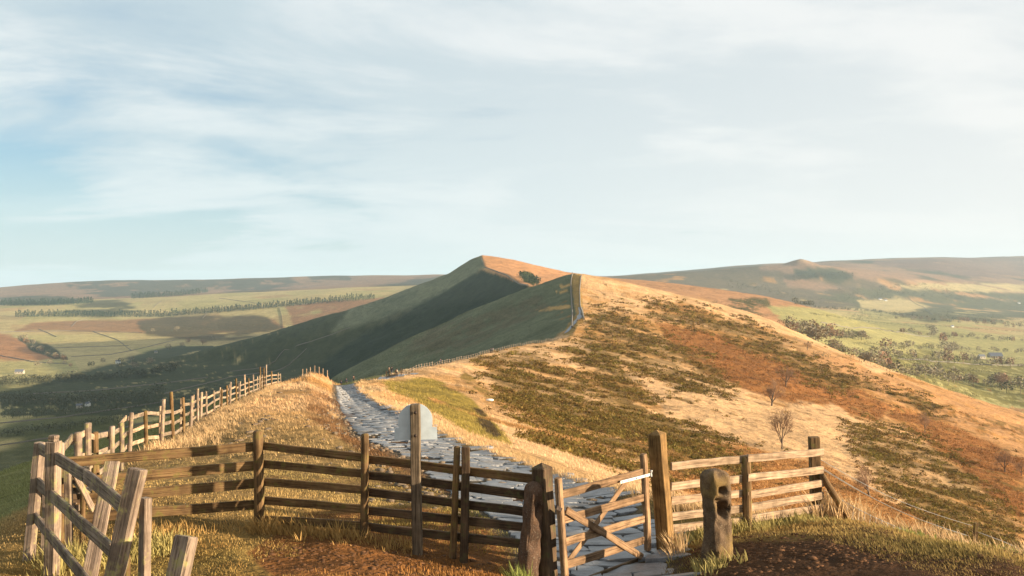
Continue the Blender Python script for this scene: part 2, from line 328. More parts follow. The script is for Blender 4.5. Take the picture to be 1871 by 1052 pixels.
def ground_material():
    m, n, l, b = newmat('turf')
    att = N(n, 'ShaderNodeAttribute'); att.attribute_name = 'col'
    geo = N(n, 'ShaderNodeNewGeometry'); pos = geo.outputs['Position']
    fine = noise_node(n, l, pos, 7.0, 5, 0.65); mid = noise_node(n, l, pos, 0.75, 5, 0.62, 0.4); big = noise_node(n, l, pos, 0.06, 5, 0.6, 0.6)
    huge = noise_node(n, l, pos, 0.009, 5, 0.6, 0.3)
    r1 = ramp(n, l, fine.outputs[0], [(0.28, (0.55, 0.55, 0.55)), (0.72, (1.35, 1.32, 1.25))])
    r2 = ramp(n, l, mid.outputs[0], [(0.30, (0.58, 0.56, 0.50)), (0.52, (1.05, 1.02, 1.0)), (0.72, (1.30, 1.24, 1.16))])
    r3 = ramp(n, l, big.outputs[0], [(0.30, (0.74, 0.74, 0.70)), (0.70, (1.22, 1.18, 1.12))])
    r4 = ramp(n, l, huge.outputs[0], [(0.30, (0.82, 0.84, 0.82)), (0.70, (1.12, 1.1, 1.06))])
    c = mul(n, l, att.outputs['Color'], r1.outputs[0], 0.8); c = mul(n, l, c, r2.outputs[0]); c = mul(n, l, c, r3.outputs[0]); c = mul(n, l, c, r4.outputs[0])
    l.new(c, b.inputs['Base Color']); b.inputs['Roughness'].default_value = 0.95; b.inputs['Specular IOR Level'].default_value = 0.05
    # relief: blades close by, tussocks farther off
    add = N(n, 'ShaderNodeMath', operation='MULTIPLY_ADD', i_1=0.16); l.new(fine.outputs[0], add.inputs[0])
    a2 = N(n, 'ShaderNodeMath', operation='MULTIPLY', i_1=0.75); l.new(mid.outputs[0], a2.inputs[0]); l.new(a2.outputs[0], add.inputs[2])
    a3 = N(n, 'ShaderNodeMath', operation='MULTIPLY_ADD', i_1=3.0); l.new(big.outputs[0], a3.inputs[0]); l.new(add.outputs[0], a3.inputs[2])
    bump(n, l, b, a3.outputs[0], 0.9, 0.8)
    return m
M_TURF = ground_material()

# ------------------------------------------------------------------ what grows where (albedo, shaded slopes darkened), painted on the ground in world space
C_STRAW = (0.54, 0.36, 0.21); C_STRAW2 = (0.40, 0.225, 0.085); C_RUST = (0.255, 0.118, 0.042); C_ORANGE = (0.34, 0.175, 0.065)
C_GORSE = (0.14, 0.092, 0.030); C_GREEN = (0.20, 0.17, 0.045); C_SHADE = (0.125, 0.142, 0.095); C_DEEP = (0.034, 0.045, 0.028)  # C_SHADE: north-face pasture green, darkened so its shade reads deeper
C_LUSH = (0.15, 0.17, 0.070); C_FIELD = (0.43, 0.36, 0.19); C_FIELD2 = (0.31, 0.295, 0.14); C_TAN = (0.42, 0.28, 0.15)
C_MOOR = (0.085, 0.085, 0.065); C_MOORT = (0.25, 0.17, 0.12); C_MUD = (0.19, 0.088, 0.034); C_WOOD = (0.07, 0.075, 0.045)
# polygons (photograph coordinates), colour, nearest and farthest distance, soft edge in px, patchiness (0 solid .. 1 broken)
PAT = [
 # --- left valley
 ([(-60,520),(250,508),(640,502),(830,498),(830,560),(-60,560)], C_MOORT, 4000, 9500, 6, .15),
 ([(115,515),(200,509),(280,509),(400,520),(350,535),(200,541),(130,530)], C_MOOR, 4000, 9500, 6, .5),
 ([(280,509),(400,505),(520,502),(560,520),(480,530),(330,532),(290,522)], C_MOOR, 4000, 9500, 6, .4),
 ([(560,503),(640,503),(640,512),(570,512)], C_MOOR, 4000, 9500, 4, .3),
 ([(660,528),(830,500),(830,530),(700,536)], C_MOOR, 4000, 9500, 4, .2),
 ([(0,545),(90,541),(160,548),(100,555),(0,556)], C_WOOD, 2500, 6000, 4, .2),
 ([(100,572),(170,552),(215,551),(265,566),(200,577)], (0.10,0.10,0.055), 2200, 5000, 6, .5),
 ([(30,604),(60,592),(240,583),(500,585),(520,600),(360,612),(190,604)], (0.27,0.165,0.09), 1700, 3200, 4, .2),
 ([(255,590),(300,582),(480,580),(510,600),(480,615),(380,620),(270,610)], (0.10,0.085,0.05), 1700, 3200, 8, .45),
 ([(520,560),(700,545),(700,600),(540,600)], (0.28,0.17,0.10), 1700, 4000, 6, .4),
 ([(-60,608),(20,615),(70,640),(120,655),(70,662),(-60,660)], (0.34,0.185,0.10), 1000, 2600, 6, .3),
 ([(35,618),(85,630),(125,655),(100,658),(60,640)], C_WOOD, 1000, 2600, 4, .3),
 # --- hill 2: left face tinted for its lit and shaded parts; heather hollow
 ([(640,560),(880,466),(900,480),(880,492),(800,540),(690,585),(600,610)], (0.15,0.165,0.11), 1300, 1900, 5, .35),
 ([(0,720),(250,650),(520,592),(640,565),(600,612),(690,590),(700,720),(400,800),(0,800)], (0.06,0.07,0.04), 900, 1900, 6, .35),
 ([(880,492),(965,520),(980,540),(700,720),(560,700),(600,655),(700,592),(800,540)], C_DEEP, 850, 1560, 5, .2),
 ([(880,466),(940,468),(1040,494),(1120,508),(1060,540),(965,522),(890,492)], (0.46,0.25,0.13), 1000, 1900, 3, .1),
 ([(947,497),(958,494),(972,498),(985,512),(975,522),(958,515)], (0.05,0.06,0.02), 1000, 1800, 2, .1),
 # --- hump 1 shaded face
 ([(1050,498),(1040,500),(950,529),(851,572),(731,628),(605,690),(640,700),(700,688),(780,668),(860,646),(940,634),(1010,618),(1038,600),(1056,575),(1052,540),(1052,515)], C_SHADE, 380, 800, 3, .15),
 ([(970,565),(1000,560),(1040,557),(1042,563),(1010,566),(985,569)], (0.40,0.27,0.12), 400, 800, 1.5, .3),  # thin sunlit strips on the shaded face, put in as straw colour
 ([(1022,522),(1042,519),(1042,523),(1024,526)], (0.40,0.27,0.12), 400, 800, 1, .4),
 ([(1015,532),(1038,530),(1038,533),(1018,536)], (0.40,0.27,0.12), 400, 800, 1, .4),
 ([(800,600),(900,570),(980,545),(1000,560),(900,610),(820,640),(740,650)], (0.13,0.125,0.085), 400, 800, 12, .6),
 ([(1030,612),(1036,595),(1052,575),(1047,540),(1046,503),(1060,500),(1063,540),(1068,580),(1050,606),(1040,614)], (0.34,0.23,0.09), 380, 800, 2, .3),
 # --- right flank
 ([(1110,505),(1200,512),(1320,526),(1420,541),(1500,560),(1440,600),(1300,550),(1110,512)], (0.36,0.21,0.12), 780, 2300, 4, .2),
 ([(1330,545),(1400,545),(1410,560),(1370,566),(1340,556)], (0.10,0.09,0.045), 900, 2300, 4, .5),
 ([(1300,553),(1340,558),(1400,578),(1380,585),(1330,572)], (0.10,0.09,0.045), 780, 2300, 4, .5),
 ([(1400,560),(1480,562),(1570,568),(1700,590),(1871,620),(1950,800),(1500,640)], C_FIELD2, 760, 2300, 4, .1),
 ([(1560,655),(1700,640),(1871,660),(1950,760),(1700,715)], (0.17,0.16,0.06), 760, 1300, 6, .5),
 ([(1195,588),(1300,603),(1440,655),(1500,690),(1580,712),(1640,745),(1600,770),(1480,745),(1380,718),(1300,690),(1230,640)], C_RUST, 150, 700, 8, .25),
 ([(1062,603),(1085,591),(1103,573),(1112,574),(1092,594),(1070,607)], (0.08,0.075,0.03), 300, 700, 2, .3),
 ([(1240,700),(1330,735),(1420,745),(1400,752),(1320,745),(1230,712)], (0.22,0.15,0.06), 100, 500, 4, .5),
 ([(850,680),(900,720),(960,740),(950,745),(890,728),(840,690)], (0.22,0.15,0.05), 60, 300, 3, .5),
 ([(1460,640),(1560,655),(1660,700),(1871,745),(1950,830),(1871,900),(1760,800),(1640,745),(1560,700)], (0.41,0.235,0.115), 120, 800, 10, .45),
 ([(1640,735),(1740,770),(1871,840),(1871,960),(1780,880),(1700,810),(1620,760)], C_RUST, 100, 500, 10, .3),
 ([(1140,680),(1300,690),(1440,745),(1560,790),(1500,810),(1380,790),(1220,760)], C_STRAW, 80, 400, 8, .2),
 ([(1430,740),(1520,735),(1600,790),(1560,830),(1470,800)], C_STRAW, 80, 400, 8, .2),
 ([(1120,780),(1250,800),(1500,850),(1700,960),(1500,960),(1250,900)], C_ORANGE, 14, 200, 10, .2),
 ([(1560,655),(1640,665),(1700,690),(1600,680)], C_STRAW, 200, 800, 5, .2),
 ([(880,655),(960,650),(1060,690),(1150,730),(1270,800),(1350,858),(1180,880),(1100,838),(1010,805),(930,725)], C_GORSE, 60, 350, 12, .36),
 ([(1085,575),(1135,572),(1200,610),(1290,660),(1335,712),(1270,716),(1200,690),(1120,655),(1060,622)], C_GORSE, 100, 600, 9, .34),
 ([(1310,585),(1370,588),(1440,636),(1500,668),(1560,688),(1610,706),(1540,714),(1480,692),(1420,655),(1340,628),(1305,602)], C_GORSE, 150, 650, 6, .22),
 ([(1185,558),(1250,558),(1325,588),(1300,610),(1240,592),(1190,577)], C_GORSE, 250, 700, 7, .45),
 ([(1040,640),(1110,650),(1180,720),(1240,790),(1190,785),(1110,715)], C_GORSE, 100, 400, 7, .4),
 ([(1620,712),(1680,722),(1735,752),(1690,752),(1640,735)], C_GORSE, 150, 500, 5, .3),
 ([(1555,780),(1620,790),(1700,820),(1790,885),(1850,950),(1871,1010),(1800,1000),(1700,940),(1620,880),(1585,840)], C_GORSE, 25, 300, 10, .5),
 ([(690,696),(790,690),(860,728),(900,770),(935,812),(860,795),(780,745),(720,718)], (0.25,0.19,0.05), 40, 170, 6, .2),
 ([(865,745),(880,748),(915,795),(905,800),(880,780)], (0.07,0.05,0.025), 40, 140, 3, .5),
 # --- right hills
 ([(1110,505),(1250,492),(1465,480),(1560,500),(1640,530),(1600,560),(1450,560),(1300,535)], (0.13,0.11,0.075), 2500, 8000, 6, .3),
 ([(1400,482),(1520,478),(1640,490),(1700,510),(1600,510),(1480,498),(1390,492)], C_MOORT, 3000, 8000, 6, .25),
 ([(1430,510),(1480,508),(1550,528),(1500,530),(1440,525)], C_MOORT, 2500, 8000, 5, .2),
 ([(1450,494),(1520,488),(1560,505),(1530,520),(1470,508)], C_WOOD, 2500, 8000, 4, .3),
 ([(1500,540),(1600,530),(1700,520),(1871,540),(1871,580),(1700,585),(1600,565)], (0.11, 0.11, 0.062), 2000, 6000, 8, .5),
 ([(1570,548),(1650,545),(1700,560),(1640,570),(1575,560)], C_FIELD, 2000, 6000, 4, .1),
 ([(1620,522),(1760,515),(1871,520),(1871,532),(1700,530)], C_FIELD, 2500, 7000, 4, .3),
 ([(1600,478),(1871,466),(1871,505),(1760,505),(1650,490)], (0.17,0.12,0.10), 3500, 9500, 6, .2),
 # --- near ground
 ([(560,935),(760,925),(1000,960),(1180,1000),(1200,1060),(500,1060),(440,1010)], C_MUD, 5, 14, 12, .3),
 ([(1200,1005),(1330,985),(1450,985),(1560,975),(1700,990),(1871,1030),(1900,1100),(1150,1100)], (0.085,0.045,0.025), 5, 12, 10, .25),
 ([(560,700),(620,780),(640,800),(760,820),(800,870),(700,850),(560,760)], (0.17,0.09,0.04), 12, 60, 6, .7),
]
def in_poly(px, py, poly):
    """signed distance to a polygon in px (negative inside)"""
    P_ = np.array(poly, float); d = np.full(px.shape, 1e9); ins = np.zeros(px.shape, bool)
    for k in range(len(P_)):
        ax, ay = P_[k - 1]; bx, by = P_[k]
        ex, ey = bx - ax, by - ay; t = np.clip(((px - ax) * ex + (py - ay) * ey) / (ex * ex + ey * ey + 1e-9), 0, 1)
        d = np.minimum(d, (px - ax - t * ex) ** 2 + (py - ay - t * ey) ** 2)
        if ey != 0:
            c = ((ay > py) != (by > py)) & (px < ax + (py - ay) * ex / ey); ins ^= c
    d = np.sqrt(d); return np.where(ins, -d, d)
def field_cells(X, Y, size, ang, seed):
    ca, sa = math.cos(ang), math.sin(ang)
    a = (X * ca + Y * sa) / size + 0.25 * fbm(X, Y, 400, 2, seed); b = (-X * sa + Y * ca) / (size * 1.5) + 0.25 * fbm(X, Y, 400, 2, seed + 5)
    ib = np.floor(b); a = a + 0.5 * _hash(ib.astype(np.int64), ib.astype(np.int64) * 0, seed)
    ia = np.floor(a); h = _hash(ia.astype(np.int64), ib.astype(np.int64), seed + 1)
    e = np.minimum(np.minimum(a - ia, 1 - (a - ia)) * size, np.minimum(b - ib, 1 - (b - ib)) * size * 1.5)
    return h, e
def paint(X, Y, Z):
    r = np.hypot(X, Y); Yp = np.maximum(Y, 3.0)
    px = CX + X / Yp * FPX; py = HY - Z / Yp * FPX
    n1 = fbm(X, Y, 9, 4, 51); n2 = fbm(X, Y, 45, 4, 53); n3 = fbm(X, Y, 300, 4, 55); nf = fbm(X, Y, 2.2, 3, 57)
    ff = sstep(900, 2200, r); n1 = n1 * (1 - ff) + fbm(X, Y, 110, 4, 52) * ff; nf = nf * (1 - ff); n2 = n2 * (1 - ff) + fbm(X, Y, 320, 4, 54) * ff
    mix = lambda c, d, t: c + (np.array(d) - c) * t[:, None]
    c = np.tile(np.array(C_STRAW), (len(X), 1))
    c = mix(c, C_STRAW2, sstep(-.25, .5, n1 * .5 + n2 * .7)); c = mix(c, C_ORANGE, sstep(.25, .8, n2 + .3 * n1) * .7); c = mix(c, (0.30, 0.15, 0.05), sstep(60, 110, X) * sstep(-.3, .5, n2 * .6 + n1 * .5) * .5 * (1 - sstep(700, 900, r)))
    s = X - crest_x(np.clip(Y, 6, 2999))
    # the shaded north side: its grass darkened in colour to deepen the shade
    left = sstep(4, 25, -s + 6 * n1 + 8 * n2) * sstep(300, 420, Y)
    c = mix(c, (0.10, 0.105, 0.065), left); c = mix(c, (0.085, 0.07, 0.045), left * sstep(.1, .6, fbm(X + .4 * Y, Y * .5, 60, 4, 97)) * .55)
    trk = np.abs(fbm(X * .25 + Y * .12, Y * .25 - X * .5, 9, 2, 107)); c = mix(c, c * 1.5, left * np.exp(-(trk / .05) ** 2) * .5); c = mix(c, c * .6, left * sstep(.0, .5, fbm(X, Y * .6, 9, 3, 109)) * .7)  # pale track lines; dark mottling painted for relief the flat shade hides
    # near left: lush grass west of the fence line
    fx = np.interp(Y, [5, 9.4, 12, 16, 20, 24.5, 29, 34, 45, 60, 79, 100], [PX(60, 5), PX(95, 9.4), PX(140, 12), PX(165, 16), PX(235, 20), PX(317, 24.5), PX(348, 29), PX(370, 34), PX(420, 45), PX(476, 60), PX(513, 79), PX(540, 100)])
    west = sstep(0.3, 1.6, fx - X) * (1 - sstep(180, 320, Y)); c = mix(c, np.array(C_LUSH) * 1.0, west * 0.92)
    nearg = (1 - sstep(22, 45, r)) * (1 - west)
    c = mix(c, (0.24, 0.165, 0.06), nearg * 0.75); c = mix(c, c * .55, nearg * sstep(.0, .5, fbm(X, Y, .35, 3, 101)) * .8); c = mix(c, (0.15, 0.15, 0.04), nearg * sstep(0, .6, n1 + nf * .5) * .55)
    c = mix(c, (0.20, 0.09, 0.03), nearg * sstep(0.0, .6, nf + .4 * n1) * .55 * (1 - sstep(14, 18, Y)))
    # valley floors: fields
    zb_far = sstep(650, 900, r)
    floorL = zb_far * sstep(250, 420, -s) * (1 - sstep(4300, 5200, Y)); h, e = field_cells(X, Y, 150, 0.5, 71)
    fc = np.array(C_FIELD) * (0.75 + 0.45 * h[:, None]); fc = fc + (np.array(C_FIELD2) - fc) * (sstep(.45, .9, h) * .8)[:, None]; fc = fc + (np.array(C_TAN) - fc) * (sstep(.3, .0, h) * .5)[:, None]
    nf_ = fbm(X, Y, 120, 3, 73); fc = fc + (np.array((0.06, 0.075, 0.035)) - fc) * (sstep(-.15, .15, nf_) * (1 - sstep(1150, 1400, Y)) * .85)[:, None]  # dark heather patches, spread to deepen the ridge shadow on these fields
    c = c + (fc - c) * floorL[:, None]
    floorR = zb_far * sstep(480, 640, s - 0.12 * (Y - 800)) * (1 - sstep(3300, 4400, Y)); h, e2 = field_cells(X, Y, 130, -0.25, 81)
    fc = np.array(C_FIELD) * (0.8 + 0.4 * h[:, None]); fc = fc + (np.array(C_FIELD2) - fc) * (sstep(.4, .9, h) * .9)[:, None]; fc = fc + (np.array(C_TAN) - fc) * (sstep(.3, .0, h) * .7)[:, None]
    c = c + (fc - c) * floorR[:, None]
    # far moors
    mo = sstep(4000, 5200, Y); c = mix(c, C_MOORT, mo); c = mix(c, C_MOOR, mo * sstep(-.1, .4, n3 + .3 * n2))
    # woods and scrub blotches on the far slopes to the right
    rw = sstep(2600, 3300, Y) * (1 - sstep(5500, 6500, Y)) * (X > 0); c = mix(c, C_WOOD, rw * sstep(.0, .35, n3 + .5 * n2) * .8)
    sm = fbm((.8 * X - .6 * Y) * .6, .6 * X + .8 * Y, 4.0, 3, 103)
    st = fbm((.8 * X - .6 * Y) * .35, .6 * X + .8 * Y, 10, 3, 95); c = c * (1 + .16 * st * sstep(30, 80, r) * (1 - sstep(900, 1500, r)))[:, None]
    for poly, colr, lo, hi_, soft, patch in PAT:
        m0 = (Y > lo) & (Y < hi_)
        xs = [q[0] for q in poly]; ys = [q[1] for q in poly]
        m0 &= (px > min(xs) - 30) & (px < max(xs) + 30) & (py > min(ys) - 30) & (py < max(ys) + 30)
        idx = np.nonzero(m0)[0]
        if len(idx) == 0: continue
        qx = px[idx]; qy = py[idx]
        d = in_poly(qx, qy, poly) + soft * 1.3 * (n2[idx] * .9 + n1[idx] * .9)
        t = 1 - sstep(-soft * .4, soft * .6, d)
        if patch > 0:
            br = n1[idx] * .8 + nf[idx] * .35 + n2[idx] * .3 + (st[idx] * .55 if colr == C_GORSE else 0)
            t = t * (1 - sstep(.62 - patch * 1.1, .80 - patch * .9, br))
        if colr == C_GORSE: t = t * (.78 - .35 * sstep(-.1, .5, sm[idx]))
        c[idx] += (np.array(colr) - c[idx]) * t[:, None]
    # stray dark scrub and little scars over the lit slope
    flank = sstep(40, 70, Y) * (1 - sstep(700, 900, Y)) * sstep(4, 15, s)
    sp = fbm(X, Y + X * .5, 5, 3, 91) + .5 * n2
    c = mix(c, C_GORSE, flank * sstep(.50, .66, sp) * .8)
    sp2 = fbm(X * .5 + Y * .3, Y * 1.3 - X * .4, 2.6, 3, 99) + .35 * n1; c = mix(c, c * .62, flank * sstep(.28, .5, sp2) * (1 - sstep(350, 600, r)))
    # mud beside the path and on the gate approach
    pd, pw = path_side(X, Y); onp = (Y > 5) & (Y < 168)
    t = np.where(onp, 1 - sstep(pw * 1.0, pw * 1.25 + .15, np.abs(pd)), 0.); c = mix(c, (0.10, 0.085, 0.068), t)
    lm = np.where(onp & (Y > 14) & (Y < 70), (1 - sstep(.3, 2.6, -pd - pw)) * (pd < 0) * sstep(-.35, .15, n1 + nf), 0.); c = mix(c, (0.12, 0.06, 0.03), lm * .8)
    fr = np.where(onp & (Y > 20), np.exp(-((pd - pw - 1.6) / 1.2) ** 2), 0.); c = mix(c, (0.50, 0.34, 0.18), fr * .7)
    return np.clip(c, 0.005, 0.8)

# ------------------------------------------------------------------ the ground: one sheet, a fan of rings round the viewpoint out to the horizon
def build_ground():
    th_in = np.linspace(-R(34.5), R(34.5), 790)
    th_l = -R(34.5) - np.cumsum(np.linspace(0.01, 0.16, 33)); th_l = th_l[th_l > -math.pi]
    th_r = -th_l[::-1][::-1]
    th = np.concatenate([th_l[::-1], th_in, -th_l]); th = np.unique(np.concatenate([[-math.pi], th]))
    rr = np.concatenate([np.exp(np.linspace(math.log(0.8), math.log(6.5), 22))[:-1], np.exp(np.linspace(math.log(6.5), math.log(9500), 610)), [11000, 14000, 18000]])
    A, B = np.meshgrid(rr, th, indexing='ij')
    X = (A * np.sin(B)).ravel(); Y = (A * np.cos(B)).ravel()
    Z = H(X, Y)
    nr, ntn = A.shape
    i = np.arange(nr - 1)[:, None]; j = np.arange(ntn)[None, :]; j2 = (j + 1) % ntn
    F = np.stack([(i * ntn + j), (i * ntn + j2), ((i + 1) * ntn + j2), ((i + 1) * ntn + j)], -1).reshape(-1, 4)
    F = F[:, ::-1]
    V = np.stack([X, Y, Z], -1)
    c0 = len(V); V = np.vstack([V, [[0, 0, hz(0, 0)]]])
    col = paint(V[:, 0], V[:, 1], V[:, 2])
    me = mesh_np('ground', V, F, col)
    # cap the small hole underfoot
    o = link('ground', me, M_TURF, smooth=True); tag(o, kind='structure')
    Vc = np.vstack([V[:ntn], V[c0:]]); Fc = np.array([[k, (k + 1) % ntn, ntn] for k in range(ntn)])
    o2 = link('ground', mesh_np('ground_underfoot', Vc, Fc[:, ::-1] * 1, np.vstack([col[:ntn], col[c0:]])), M_TURF); tag(o2, kind='structure')
    return o
GROUND = build_ground()

# ------------------------------------------------------------------ materials for things
def wood_material(name, c_dark, c_mid, c_light, moss=None, rough=0.85):
    m, n, l, b = newmat(name)
    tcn = N(n, 'ShaderNodeTexCoord'); oi = N(n, 'ShaderNodeObjectInfo')
    add = N(n, 'ShaderNodeVectorMath', operation='MULTIPLY_ADD'); l.new(oi.outputs['Random'], add.inputs[0]); add.inputs[1].default_value = (13, 7, 29); l.new(tcn.outputs['Object'], add.inputs[2])
    mpn = N(n, 'ShaderNodeMapping'); mpn.inputs['Scale'].default_value = (28, 28, 1.3); l.new(add.outputs[0], mpn.inputs[0])
    g = noise_node(n, l, mpn.outputs[0], 1.0, 6, 0.65, 0.6)
    mp2 = N(n, 'ShaderNodeMapping'); mp2.inputs['Scale'].default_value = (90, 90, 2.0); l.new(add.outputs[0], mp2.inputs[0])
    g2 = noise_node(n, l, mp2.outputs[0], 1.0, 3, 0.6, 0.2)
    blot = noise_node(n, l, add.outputs[0], 4.5, 4, 0.6)
    r = ramp(n, l, g.outputs[0], [(0.30, c_dark), (0.50, c_mid), (0.70, c_light)])
    r2 = ramp(n, l, blot.outputs[0], [(0.32, (0.55, 0.53, 0.50)), (0.66, (1.22, 1.18, 1.15))])
    r3 = ramp(n, l, g2.outputs[0], [(0.38, (0.35, 0.32, 0.30)), (0.47, (1.0, 1.0, 1.0))])
    c = mul(n, l, r.outputs[0], r2.outputs[0]); c = mul(n, l, c, r3.outputs[0], 0.8)
    vr = N(n, 'ShaderNodeMapRange', i_3=0.8, i_4=1.2); l.new(oi.outputs['Random'], vr.inputs[0])
    vm = N(n, 'ShaderNodeVectorMath', operation='SCALE'); l.new(c, vm.inputs[0]); l.new(vr.outputs[0], vm.inputs['Scale'])
    out = vm.outputs[0]
    if moss:
        ms = noise_node(n, l, add.outputs[0], 9.0, 5, 0.7)
        mr = N(n, 'ShaderNodeMapRange', i_1=0.53, i_2=0.66, i_3=0.0, i_4=0.85); l.new(ms.outputs[0], mr.inputs[0])
        mx = N(n, 'ShaderNodeMix', data_type='RGBA'); l.new(mr.outputs[0], mx.inputs[0]); l.new(out, mx.inputs[6]); mx.inputs[7].default_value = (*moss, 1); out = mx.outputs[2]
    l.new(out, b.inputs['Base Color']); b.inputs['Roughness'].default_value = rough; b.inputs['Specular IOR Level'].default_value = 0.2
    hs = N(n, 'ShaderNodeMath', operation='ADD'); l.new(g.outputs[0], hs.inputs[0]); l.new(g2.outputs[0], hs.inputs[1])
    bump(n, l, b, hs.outputs[0], 0.8, 0.009)
    return m
W_NEW = wood_material('fresh_pine', (0.16, 0.095, 0.050), (0.27, 0.17, 0.095), (0.36, 0.25, 0.15))
W_POST = wood_material('golden_post_wood', (0.10, 0.058, 0.022), (0.20, 0.12, 0.045), (0.28, 0.18, 0.075))
W_RAIL = wood_material('bleached_rail', (0.20, 0.13, 0.08), (0.40, 0.29, 0.19), (0.52, 0.40, 0.28))
W_OLD = wood_material('mossy_old_wood', (0.07, 0.042, 0.020), (0.16, 0.098, 0.045), (0.25, 0.165, 0.078), moss=(0.13, 0.11, 0.03))
W_GREY = wood_material('weathered_grey_wood', (0.12, 0.09, 0.07), (0.27, 0.205, 0.155), (0.40, 0.32, 0.25), moss=(0.30, 0.27, 0.10))
W_DARK = wood_material('dark_stained_wood', (0.05, 0.035, 0.022), (0.10, 0.065, 0.038), (0.15, 0.10, 0.06), moss=(0.08, 0.075, 0.03))
W_SIGN = wood_material('signpost_timber', (0.10, 0.075, 0.05), (0.18, 0.14, 0.095), (0.25, 0.20, 0.135))

def plain(name, c, rough=0.6, metal=0.0, nscale=None, amp=0.3, spec=0.3, bmp=0.0):
    m, n, l, b = newmat(name); b.inputs['Roughness'].default_value = rough; b.inputs['Metallic'].default_value = metal; b.inputs['Specular IOR Level'].default_value = spec
    if nscale:
        tcn = N(n, 'ShaderNodeTexCoord'); t = noise_node(n, l, tcn.outputs['Object'], nscale, 5, 0.6)
        r = ramp(n, l, t.outputs[0], [(0.3, tuple(v * (1 - amp) for v in c)), (0.7, tuple(min(v * (1 + amp), 1) for v in c))]); l.new(r.outputs[0], b.inputs['Base Color'])
        if bmp: bump(n, l, b, t.outputs[0], 0.6, bmp)
    else: b.inputs['Base Color'].default_value = (*c, 1)
    return m
M_ZINC = plain('galvanised_steel', (0.62, 0.63, 0.62), 0.45, 0.35, 14, 0.15)
M_IRON = plain('rusty_iron', (0.05, 0.035, 0.028), 0.6, 0.5, 30, 0.4)
M_WIRE = plain('fence_wire', (0.55, 0.52, 0.46), 0.5, 0.3)
M_PLATE = plain('sign_back', (0.50, 0.58, 0.63), 0.55, 0.0, 4.5, 0.2)
M_BARK = plain('bark', (0.13, 0.095, 0.065), 0.9, 0, 6, 0.4)
M_TWIG = plain('twigs', (0.24, 0.145, 0.085), 0.9, 0, 0.8, 0.35)
M_TWIG2 = plain('pale_twigs', (0.235, 0.195, 0.125), 0.9, 0, 0.3, 0.35)
M_CONIFER = plain('conifer_needles', (0.030, 0.050, 0.028), 0.9, 0, 0.2, 0.4)
M_HEDGE = plain('hedge_growth', (0.085, 0.085, 0.045), 0.95, 0, 0.25, 0.45)
M_WALLST = plain('drystone', (0.16, 0.14, 0.11), 0.9, 0, 3, 0.5)
M_SKIN = plain('skin', (0.45, 0.27, 0.19), 0.6)
M_HAIR = plain('hair', (0.03, 0.02, 0.015), 0.8)
M_HOUSE = plain('house_stone', (0.40, 0.35, 0.27), 0.9, 0, 1.5, 0.2)
M_SLATE = plain('slate_roof', (0.13, 0.14, 0.16), 0.7, 0, 2, 0.25)
M_WHITE = plain('limewash', (0.78, 0.76, 0.70), 0.8)
M_PANE = plain('window_pane', (0.02, 0.025, 0.03), 0.15)

def stone_material(name, base, lich, ochre, sc=9.0, wet=False):
    m, n, l, b = newmat(name)
    geo = N(n, 'ShaderNodeNewGeometry'); pos = geo.outputs['Position']
    a = noise_node(n, l, pos, sc, 6, 0.65, 0.3); q = noise_node(n, l, pos, sc * 0.35, 5, 0.6); f = noise_node(n, l, pos, sc * 7, 4, 0.7)
    r = ramp(n, l, a.outputs[0], [(0.30, tuple(v * 0.45 for v in base)), (0.52, base), (0.72, tuple(v * 1.35 for v in base))])
    out = r.outputs[0]
    for src, colr, lo, hi in ((f, lich, 0.58, 0.68), (q, ochre, 0.50, 0.66)):
        mr = N(n, 'ShaderNodeMapRange', i_1=lo, i_2=hi, i_3=0.0, i_4=0.8); l.new(src.outputs[0], mr.inputs[0])
        mx = N(n, 'ShaderNodeMix', data_type='RGBA'); l.new(mr.outputs[0], mx.inputs[0]); l.new(out, mx.inputs[6]); mx.inputs[7].default_value = (*colr, 1); out = mx.outputs[2]
    l.new(out, b.inputs['Base Color'])
    b.inputs['Roughness'].default_value = 0.35 if wet else 0.9
    if wet:
        wr = N(n, 'ShaderNodeMapRange', i_1=0.40, i_2=0.62, i_3=0.38, i_4=0.62); l.new(q.outputs[0], wr.inputs[0]); l.new(wr.outputs[0], b.inputs['Roughness'])
        b.inputs['Specular IOR Level'].default_value = 0.7
    hs = N(n, 'ShaderNodeMath', operation='ADD'); l.new(a.outputs[0], hs.inputs[0]); l.new(f.outputs[0], hs.inputs[1])
    bump(n, l, b, hs.outputs[0], 0.7, 0.02)
    return m
M_GATESTONE = stone_material('gritstone', (0.12, 0.078, 0.045), (0.30, 0.24, 0.16), (0.23, 0.15, 0.05))
M_REDSTONE = stone_material('red_gritstone', (0.10, 0.058, 0.036), (0.27, 0.23, 0.17), (0.14, 0.075, 0.035))
M_PAVE = stone_material('wet_paving', (0.155, 0.158, 0.165), (0.21, 0.21, 0.215), (0.125, 0.115, 0.105), 3.0, wet=True)
M_ROCK = stone_material('loose_rock', (0.16, 0.12, 0.08), (0.28, 0.23, 0.16), (0.13, 0.08, 0.05))
M_MUDB = plain('mud', (0.10, 0.050, 0.024), 0.92, 0, 9, 0.6, 0.08, 0.03)
def blade_material(name):
    m, n, l, b = newmat(name)
    att = N(n, 'ShaderNodeAttribute'); att.attribute_name = 'col'; l.new(att.outputs['Color'], b.inputs['Base Color'])
    b.inputs['Roughness'].default_value = 0.8; b.inputs['Specular IOR Level'].default_value = 0.1
    tr = N(n, 'ShaderNodeBsdfTranslucent'); l.new(att.outputs['Color'], tr.inputs[0])
    mx = N(n, 'ShaderNodeMixShader'); mx.inputs[0].default_value = 0.3; l.new(b.outputs[0], mx.inputs[1]); l.new(tr.outputs[0], mx.inputs[2])
    l.new(mx.outputs[0], n['Material Output'].inputs[0]); return m
M_BLADE = blade_material('grass_blades')
M_SCRUB = blade_material('scrub_leaves')

